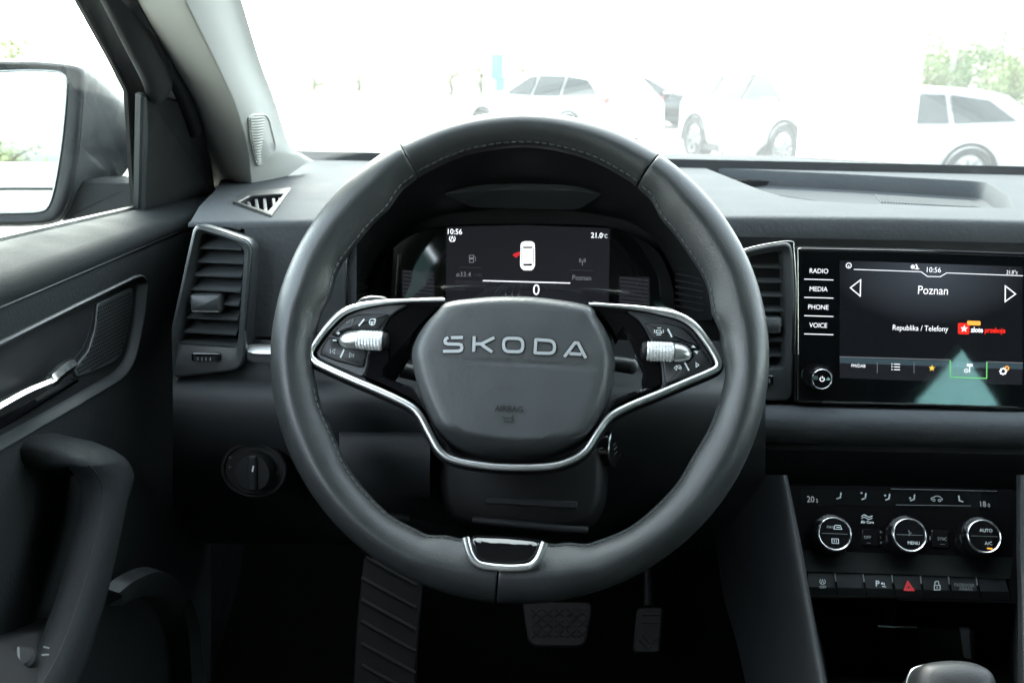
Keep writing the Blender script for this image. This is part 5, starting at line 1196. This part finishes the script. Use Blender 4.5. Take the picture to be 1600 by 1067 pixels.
wall([(.60, -1.86, belt-.1), (1.12, -1.86, belt-.1), (1.10, -1.80, roofz+.02), (.58, -1.80, roofz+.02)], .03, 'tailgate_trim', 'plastic_dark')  # unseen dark panel added to darken the touchscreen reflection
# windscreen
ws = thing('windscreen', 'clear windscreen with a dark printed border along its lower edge', 'windscreen', loc=(0, 0, 0))
wl = [T.M @ T.hit(x, y, 0) for x, y in ((330, 270), (400, 258), (464, 250), (580, 246), (800, 242), (1041, 243), (1244, 248), (1404, 257), (1600, 269), (1850, 288))]
zt = roofz+.01; g1, g2 = [], []
for i, p in enumerate(wl):
    t = i/9; q_ = Vector((-.35+(1.08+.35)*t, .56+.05*math.sin(math.pi*t), zt-.02*abs(2*t-1)**2)); p = p+Vector((0, .012, -.012))
    col = [p.lerp(q_, s_)+Vector((0, .03, .03))*math.sin(math.pi*s_)*.6 for s_ in [k/10 for k in range(11)]]
    g1.append(col); g2.append([c_+Vector((0, .003, .003)) for c_ in col])
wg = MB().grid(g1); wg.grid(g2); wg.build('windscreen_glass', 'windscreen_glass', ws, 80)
fr3 = MB(); fr3.grid([[p+Vector((0, .008, -.03)) for p in wl], [p+Vector((0, .008, .0008)) for p in wl], [p+Vector((0, .020, .0018)) for p in wl]]); fr3.build('printed_border', 'frit', ws)
# tinted side and rear glass of the far side and back
for pts, nm, m_ in (([(1.12, 1.2, belt), (1.12, .0, belt), (1.07, .0, roofz), (1.07, .58, roofz)], 'side_window', 'side_glass'), ([(1.12, -.1, belt), (1.12, -.6, belt), (1.07, -.6, roofz), (1.07, -.1, roofz)], 'rear_side_window', 'tint_glass'), ([(1.132, -.7, CAM.z-.22), (1.132, -1.65, CAM.z-.22), (1.132, -1.65, CAM.z+.05), (1.132, -.7, CAM.z+.05)], 'added_quarter_window', 'added_quarter_glass'),  # quarter pane is unseen, added for the touchscreen reflection
                ([(-.47, -.1, belt), (-.47, -1.1, belt), (-.38, -1.2, roofz), (-.38, -.1, roofz)], 'rear_side_window', 'tint_glass'), ([(-.40, -1.84, belt), (.62, -1.84, belt), (.60, -1.74, roofz), (-.34, -1.74, roofz)], 'rear_window', 'tint_glass')):
    wall(pts, .004, nm, m_)
def seat(x, label):
    t = bpy.data.objects.new('seat', None); COL.objects.link(t); t.parent = body; t.location = (x, -.22, fz+.32)
    sec = lambda w_, z, y0, th: [(-w_, y0+.03, z), (-w_*.8, y0+th, z), (0, y0+th*.8, z), (w_*.8, y0+th, z), (w_, y0+.03, z), (w_*.9, y0-.09, z), (-w_*.9, y0-.09, z)]
    rows = [sec(.25, 0, 0, .05), sec(.26, .2, -.03, .05), sec(.26, .4, -.07, .05), sec(.22, .55, -.10, .04), sec(.17, .62, -.12, .02), sec(.08, .64, -.12, 0)]
    rows = [cr(list(r_), 3, True) for r_ in rows]; MB().grid(rows, cu=True).build('backrest', 'seat_cloth', t, 70)
    rows = [cr(sec(w_, z, -.12, .03), 3, True) for w_, z in ((.10, .66), (.14, .68), (.14, .80), (.12, .84), (.05, .85))]; mb = MB().grid(rows, cu=True); mb.build('headrest', 'seat_cloth', t, 70)
    mb = MB(); 
    for sx in (-.06, .06): mb.tube([(sx, -.14, .6), (sx, -.14, .7)], .006, 8)
    mb.build('headrest_posts', 'chrome_dark', t)
    mb = MB(); mb.prof(rc([(-.26, -.12), (.26, -.12), (.25, .42), (-.25, .42)], .05, 4), [(.03, -.16), (0, -.12), (0, -.03), (.03, .01)]); mb.build('cushion', 'seat_cloth', t, 50)
seat(-.06, '')
# ================================================================== outside
DROP = -.27                                   # the bays on the right lie a little lower
gnd = MB().grid([[(x, y, DROP if x > 5 and y > 0 else 0) for x in (-700, -60, 4.45, 5.1, 60, 700)] for y in (-300, -40, 9, 10, 60, 900)]).build('parking_lot', 'paving', None); structure(gnd)
gv = MB().grid([[(x, y, .012) for x in (-60, -12, -6.5)] for y in (-5, 6, 18)]).build('grass_verge', 'grass', None); structure(gv)
gv2 = MB().grid([[(x, y, .012) for x in (-200, -60, 4)] for y in (46, 60, 140)]).build('far_grass', 'grass', None); structure(gv2)
kb_ = MB().box((-98, 45.9, .06), (204, .2, .12)).build('kerb', 'white_panel', None); structure(kb_)
def car(name, label, loc, yaw, Lc, Hc, Wc, top, wins, wheels, paint, tail=None, steer=0., group=None, rail=False, extra=None):
    """top: side outline (x, z) of bonnet-roof-tail from front to back; car points along -x."""
    t = thing(name, label, 'car', loc=loc, group=group); t.rotation_euler = (0, 0, yaw)
    P = cr([(x, z) for x, z in top], 5); n = len(P); rows = []
    belt_z = .58*Hc
    for i, p in enumerate(P):
        u_ = (p.x-P[0].x)/(P[-1].x-P[0].x); pin = 1-.16*abs(2*u_-1)**4
        hw = Wc/2*pin; z = max(p.y, .32); zt_ = z
        bz = min(belt_z, z-.02); tw = hw*(1-.30*max(0, (z-belt_z))/(Hc-belt_z+1e-6)*1.0)
        sec = [(hw*.9, .22), (hw*.98, .36), (hw, .55 if bz > .57 else bz*.97), (hw*.985, bz), (tw*.97, bz+(zt_-bz)*.75), (tw*.82, bz+(zt_-bz)*.97), (0, zt_+.01)]
        rows.append([(p.x, -y_, z_) for y_, z_ in sec]+[(p.x, y_, z_) for y_, z_ in sec[-2::-1]])
    mb = MB().grid(rows); m_ = len(rows[0]); mb.f.append(tuple(range(m_))[::-1]); mb.f.append(tuple(range(len(mb.v)-m_, len(mb.v)))); bd = mb.build('body', paint, t, 50)
    def half(x, z):
        u_ = (x-P[0].x)/(P[-1].x-P[0].x); hw = Wc/2*(1-.16*abs(2*u_-1)**4)
        zr = lerp_tab([(q.x+1e-4*i, q.y) for i, q in enumerate(P)], x)
        tw = hw*(1-.30*max(0, (zr-belt_z))/(Hc-belt_z)); f = max(0, min(1, (z-belt_z)/(max(zr-belt_z, .05)*.75)))
        return hw*.985+(tw*.97-hw*.985)*f
    for poly in wins:
        for s_ in (-1, 1):
            q = [Vector((x, s_*(half(x, z)+.035), z)) for x, z in poly]; k = len(q)
            mb = MB().add(q+[p-Vector((0, s_*.03, 0)) for p in q], [tuple(range(k)), tuple(range(2*k-1, k-1, -1))]+[(i, (i+1) % k, k+(i+1) % k, k+i) for i in range(k)]); mb.build('side_window', 'car_window', t, smooth=False)
    for x, r_ in wheels:
        for s_ in (-1, 1):
            y0 = s_*(Wc/2*.93); w_ = thing_part('wheel', t)
            MM = Matrix.Translation((x, y0, r_)) @ Matrix.Rotation(steer if x < 0 else 0, 4, 'Z') @ (Matrix.Rotation(R(90), 4, 'X') if s_ < 0 else Matrix.Rotation(R(-90), 4, 'X'))
            w0 = MB().lathe([(r_*.66, -.18), (r_*.97, -.18), (r_, -.14), (r_, .03), (r_*.96, .065), (r_*.72, .07), (r_*.69, .05), (r_*.69, -.05)], n=36).xf(MM); wo_ = w0.build('wheel', 'tyre', t, 40)
            rm = MB().lathe([(r_*.70, .052), (r_*.67, .062), (r_*.62, .04), (r_*.60, .0)], n=30); rm.f = rm.f[:-2]; rm.xf(MM); rm.build('rim', 'alloy', wo_, 40); MB().lathe([(r_*.61, .0), (.01, -.02)], n=24).xf(MM).build('wheel_recess', 'tyre', wo_, 40)  # dark disc behind the spokes, shade of the recess put into its colour
            sp = MB()
            for k in range(7):
                a = 2*math.pi*k/7; ca, sa = math.cos(a), math.sin(a)
                q = [(.03*-sa+.02*ca, .03*ca+.02*sa), (.03*sa+.02*ca, -.03*ca+.02*sa), (r_*.65*ca+.035*sa, r_*.65*sa-.035*ca), (r_*.65*ca-.035*sa, r_*.65*sa+.035*ca)]
                sp.prof(q, [(0, .0), (0, .04), (.006, .048)])
            sp.xf(MM); sp.build('spokes', 'alloy', wo_, 30)
            ar = MB(); rows = []
            for k in range(19):
                a = math.pi*(-.04+1.08*k/18); c_, s2 = math.cos(a), math.sin(a)
                rows.append([(x+r_*q_*c_, s_*(Wc/2*.985+d_), r_+r_*q_*s2) for q_, d_ in ((1.02, -.10), (1.04, .012), (1.20, .014), (1.22, -.05))])
            ar.grid(rows); ar.build('wheel_arch', 'tyre', t, 60)
    sl2 = MB().box((0, 0, .24), (Lc*.5, Wc*.98, .13), .02); sl2.build('sill', 'tyre', t)
    if tail:
        for s_ in (-1, 1):
            x, z, dx, dz = tail; MB().box((x, s_*(half(x, z)-.03), z), (dx, .12, dz), .02).build('tail_light', 'lamp_red', t)
    for s_ in (-1, 1):
        mx = wins[0][0][0]+.12; MB().dome(rc([(-.12, -.07), (.10, -.07), (.12, .07), (-.09, .07)], .03, 3), [(.8, -.1), (1, -.06), (1, .05), (.8, .09), (.2, .1)]).xf(Matrix.Translation((mx, s_*(Wc/2+.07), belt_z+.09)) @ Matrix.Rotation(R(90), 4, 'X')).build('door_mirror', paint, t, 60)
        MB().box((mx+.95, s_*(half(mx+.95, belt_z-.1)+.012), belt_z-.12), (.2, .03, .03), .01).build('door_handle', paint, t)
    if rail:
        for s_ in (-1, 1): MB().tube([(-.5, s_*Wc*.33, Hc-.02), (-.3, s_*Wc*.34, Hc+.04), (1.3, s_*Wc*.34, Hc+.02), (1.5, s_*Wc*.33, Hc-.06)], .02, 8).build('roof_rail', 'tyre', t)
    return t
def thing_part(*a): return None
est_top = [(-2.25, .35), (-2.25, .62), (-2.15, .78), (-1.2, .98), (-.95, 1.02), (-.15, 1.42), (.5, 1.49), (1.3, 1.46), (1.9, 1.38), (2.3, 1.02), (2.38, .85), (2.4, .4)]
est_win = [[(-.75, 1.0), (-.1, 1.36), (.12, 1.385), (.12, .97)], [(.2, .97), (.2, 1.39), (.95, 1.38), (1.0, .98)], [(1.08, .98), (1.03, 1.38), (1.6, 1.31), (2.0, 1.03)]]
suv_top = [(-2.15, .42), (-2.15, .75), (-2.05, .95), (-1.45, 1.06), (-1.25, 1.10), (-.45, 1.52), (.5, 1.62), (1.2, 1.57), (1.8, 1.42), (2.1, 1.08), (2.15, .9), (2.15, .45)]
suv_win = [[(-1.15, 1.04), (-.45, 1.40), (-.15, 1.45), (-.15, 1.03)], [(-.05, 1.03), (-.05, 1.45), (.75, 1.43), (.85, 1.05)], [(.95, 1.06), (.87, 1.42), (1.4, 1.34), (1.75, 1.12)]]
def spot(px, Y): p = at_y(px, 140, Y); return (p.x, p.y, 0)
GR = 'cars parked ahead'
xx = at_y(1526, 200, 15.6).x
car('parked_car', 'silver grey estate car at the right, partly hidden by the white pylon', (xx-1.36, 16.5, DROP), R(-3), 4.7, 1.56, 1.82, [(x, z*1.05) for x, z in est_top], [[(x, z*1.05) for x, z in q] for q in est_win], [(-1.42, .345), (1.35, .345)], 'body_silver', (2.25, .95, .16, .16), group=GR)
car('parked_car', 'white compact SUV standing at an angle, its wheels just above the dashboard edge', (3.55, 16.9, 0), R(112), 4.3, 1.6, 1.85, suv_top, suv_win, [(-1.36, .36), (1.36, .36)], 'body_white', None, 0, group=GR)
car('parked_car', 'white estate car with red tail light, above the top of the steering wheel', (-.25, 21.9, 0), R(-47), 4.7, 1.49, 1.82, est_top, est_win, [(-1.42, .33), (1.35, .33)], 'body_white', (2.25, .92, .16, .16), group=GR)
p_ = at_y(1080, 160, 31); car('parked_car', 'dark grey car half hidden between the white estate and the white SUV', (p_.x-1.6, 31, 0), R(188), 4.5, 1.45, 1.8, est_top, est_win, [(-1.42, .33), (1.35, .33)], 'body_dark', None, group=GR)
lwl = thing('low_wall', 'long low pale wall behind the car, mirrored in the wing mirror', 'wall', loc=(-5.2, -6.2, 0))
MB().box((0, 0, .49), (8.4, .28, .98), .01).build('wall_body', 'white_panel', lwl); MB().box((0, 0, .995), (8.3, .20, .03), .002).build('shadow_gap', 'tyre', lwl); MB().box((0, 0, 1.10), (8.5, .36, .18), .01).build('coping', 'white_panel', lwl)
bright_block = thing('added_white_block', 'unseen white block added behind the car to brighten the touchscreen reflection', 'reflector', loc=(12.6, -8.2, 0))  # unseen, added only to brighten what the touchscreen reflects
MB().box((0, 0, 2.6), (21.0, 3.0, 5.2), .05).build('wall', 'white_panel', bright_block); MB().box((0, 0, 5.3), (21.4, 3.4, .2), .03).build('roof', 'post_grey', bright_block)
for i in range(5): MB().box((-8+i*4.0, 1.52, 3.9), (2.2, .06, .9), .01).build('window', 'car_window', bright_block)
# white pylon
py_ = thing('pylon_sign', 'tall plain white pylon standing between the white SUV and the silver estate', 'pylon', loc=(at_y(1338, 200, 12.5).x, 12.5, 0))
MB().box((0, 0, 2.6), (1.30, .35, 4.6), .02).build('panel', 'white_panel', py_); MB().box((0, 0, .16), (1.34, .39, .30), .02).build('plinth', 'white_panel', py_)
# teal sign
tl = at_y(782, 140, 40); ts = thing('roadside_sign', 'teal green roadside sign on a pale post behind the white estate', 'sign', loc=(tl.x, 40, 0))
MB().box((0, 0, 1.75), (.78, .16, 1.0), .03).build('panel', 'teal_panel', ts); MB().box((.22, -.085, 1.75), (.25, .02, .8), .01).build('stripe', 'white_panel', ts); MB().box((-.02, 0, .68), (.36, .12, 1.36), .02).build('post', 'teal_panel', ts)
# lamp posts
for px, Y, h, lab in ((1489, 60, 6.5, 'thin pale lamp post in front of the trees above the silver estate'), (1565, 70, 7.5, 'slim grey lamp post at the right edge beyond the trees')):
    p = at_y(px, 100, Y); t = thing('lamp_post', lab, 'lamp post', loc=(p.x, Y, DROP), group='lamp posts beyond the car park')
    MB().tube([(0, 0, 0), (0, 0, h*.5), (0, 0, h)], [.16, .13, .09], 10).build('post', 'post_grey', t); MB().box((.5, 0, h+.03), (1.2, .3, .12), .03).build('lamp_head', 'post_grey', t)
# trees
def tree(name, label, x, y, h, wd, m_, seed, group='trees beyond the car park', nleaf=3800, trunk=.12):
    rnd = random.Random(seed); t = thing(name, label, 'tree', loc=(x, y, DROP if x > 5 else 0), group=group)
    tk = MB(); tk.tube([(0, 0, -.05), (.05, 0, h*.2), (-.05, .05, h*.5), (0, 0, h*.85)], [.16*wd/2.4+.05, .14*wd/2.4+.03, .09, .03], 9)
    cl_ = []
    for i in range(7):
        a = rnd.uniform(0, 6.28); z0 = h*rnd.uniform(trunk, .6); L = wd*rnd.uniform(.4, .8)
        e = (L*math.cos(a), L*math.sin(a), z0+h*rnd.uniform(.12, .32)); tk.tube([(0, 0, z0), (e[0]*.5, e[1]*.5, z0+(e[2]-z0)*.6), e], [.07, .05, .02], 6); cl_.append((Vector(e), wd*rnd.uniform(.3, .5)))
    for i in range(9):
        a = rnd.uniform(0, 6.28); rr_ = wd*rnd.uniform(0, .75); z = h*(trunk+.1+(.9-trunk)*rnd.random()); k_ = 1-abs((z/h-.6)/.5)**2*.6
        cl_.append((Vector((rr_*k_*math.cos(a), rr_*k_*math.sin(a), z)), wd*rnd.uniform(.26, .5)))
    tk.build('trunk', 'bark', t, 60); cm = MB()
    for i in range(nleaf):
        c_, r_ = rnd.choice(cl_); d = Vector((rnd.gauss(0, 1), rnd.gauss(0, 1), rnd.gauss(0, .8))).normalized()*r_*rnd.uniform(.5, 1)**.6
        p = c_+d; s_ = rnd.uniform(.07, .15)*(h/7)**.5; u_ = Vector((rnd.gauss(0, 1), rnd.gauss(0, 1), rnd.gauss(0, .6))).normalized(); v2 = u_.cross(Vector((rnd.gauss(0, 1), rnd.gauss(0, 1), rnd.gauss(0, 1)))).normalized()
        cm.add([p-u_*s_, p+v2*s_*.6, p+u_*s_*1.1, p-v2*s_*.6], [(0, 1, 2, 3)])
    cm.build('crown', m_, t, smooth=False); return t
for i, (px, Y, h, wd, m_, lab) in enumerate([(1452, 48, 3.2, 1.7, 'leaf_light', 'small yellow green tree beside the white pylon'), (1492, 62, 4.9, 2.4, 'leaf', 'dense green tree left of the pale lamp post'), (1545, 66, 5.3, 2.8, 'leaf', 'taller green tree right of the pale lamp post'), (1590, 56, 3.8, 2.2, 'leaf_light', 'bushy green tree above the roof of the silver estate'),
                                              (1650, 62, 5.0, 2.2, 'leaf', 'green tree cut by the right edge of the picture')]):
    p = at_y(px, 100, Y); tree('tree', lab, p.x, Y, h, wd, m_, 10+i)
for i, (px, Y, h, wd, lab) in enumerate([(818, 78, 3.4, 2.4, 'pale green tree just right of the teal sign'), (705, 82, 2.6, 2.8, 'faint tree far away left of the teal sign'), (752, 84, 3.0, 2.2, 'faint tree close behind the teal sign'), (560, 95, 2.6, 3.6, 'faint far tree paled for the bright glare above the dashboard left'), (490, 92, 2.8, 3.0, 'faint far tree beside the windscreen pillar'), (880, 88, 2.6, 3.0, 'faint low tree above the roof of the white estate'),
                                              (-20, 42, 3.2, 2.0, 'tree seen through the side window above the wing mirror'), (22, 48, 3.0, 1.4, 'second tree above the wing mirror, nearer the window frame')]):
    p = at_y(px, 100, Y); tree('tree', lab, p.x, Y, h, wd, 'leaf_light' if i == 0 else 'leaf_glare_pale', 40+i, nleaf=1800)
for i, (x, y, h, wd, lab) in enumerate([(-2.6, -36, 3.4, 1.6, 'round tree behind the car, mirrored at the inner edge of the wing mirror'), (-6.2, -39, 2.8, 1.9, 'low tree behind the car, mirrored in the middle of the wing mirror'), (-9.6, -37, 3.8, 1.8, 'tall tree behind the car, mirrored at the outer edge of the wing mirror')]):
    tree('tree', lab, x, y, h*.85, wd, 'leaf_glare_pale', 70+i, nleaf=1500)
# low plants at the foot of the windscreen view
def bush(label, px, Y, s_, seed):
    p = at_y(px, 255, Y); rnd = random.Random(seed); t = thing('bush', label, 'bush', loc=(p.x, p.y, DROP), group='bushes before the parked cars'); cm = MB(); st2 = MB()
    for i in range(9): a = rnd.uniform(0, 6.28); st2.tube([(0, 0, 0), (.12*s_*math.cos(a), .12*s_*math.sin(a), .2*s_), (.3*s_*math.cos(a), .3*s_*math.sin(a), .42*s_)], [.012, .009, .004], 5)
    for i in range(420):
        d = Vector((rnd.gauss(0, .26), rnd.gauss(0, .2), abs(rnd.gauss(.25, .14))))*s_; l = .05*s_; u_ = Vector((rnd.gauss(0, 1), rnd.gauss(0, 1), rnd.gauss(0, 1))).normalized(); v2 = u_.cross(Vector((.3, .5, .8))).normalized(); cm.add([d-u_*l, d+v2*l*.5, d+u_*l, d-v2*l*.5], [(0, 1, 2, 3)])
    st2.build('stems', 'bark', t); cm.build('foliage', 'leaf', t, smooth=False)
bush('green bush in front of the rear wheel of the silver estate', 1518, 12.0, .75, 3); bush('small green bush at the lower right corner of the windscreen', 1600, 12.0, .6, 4)
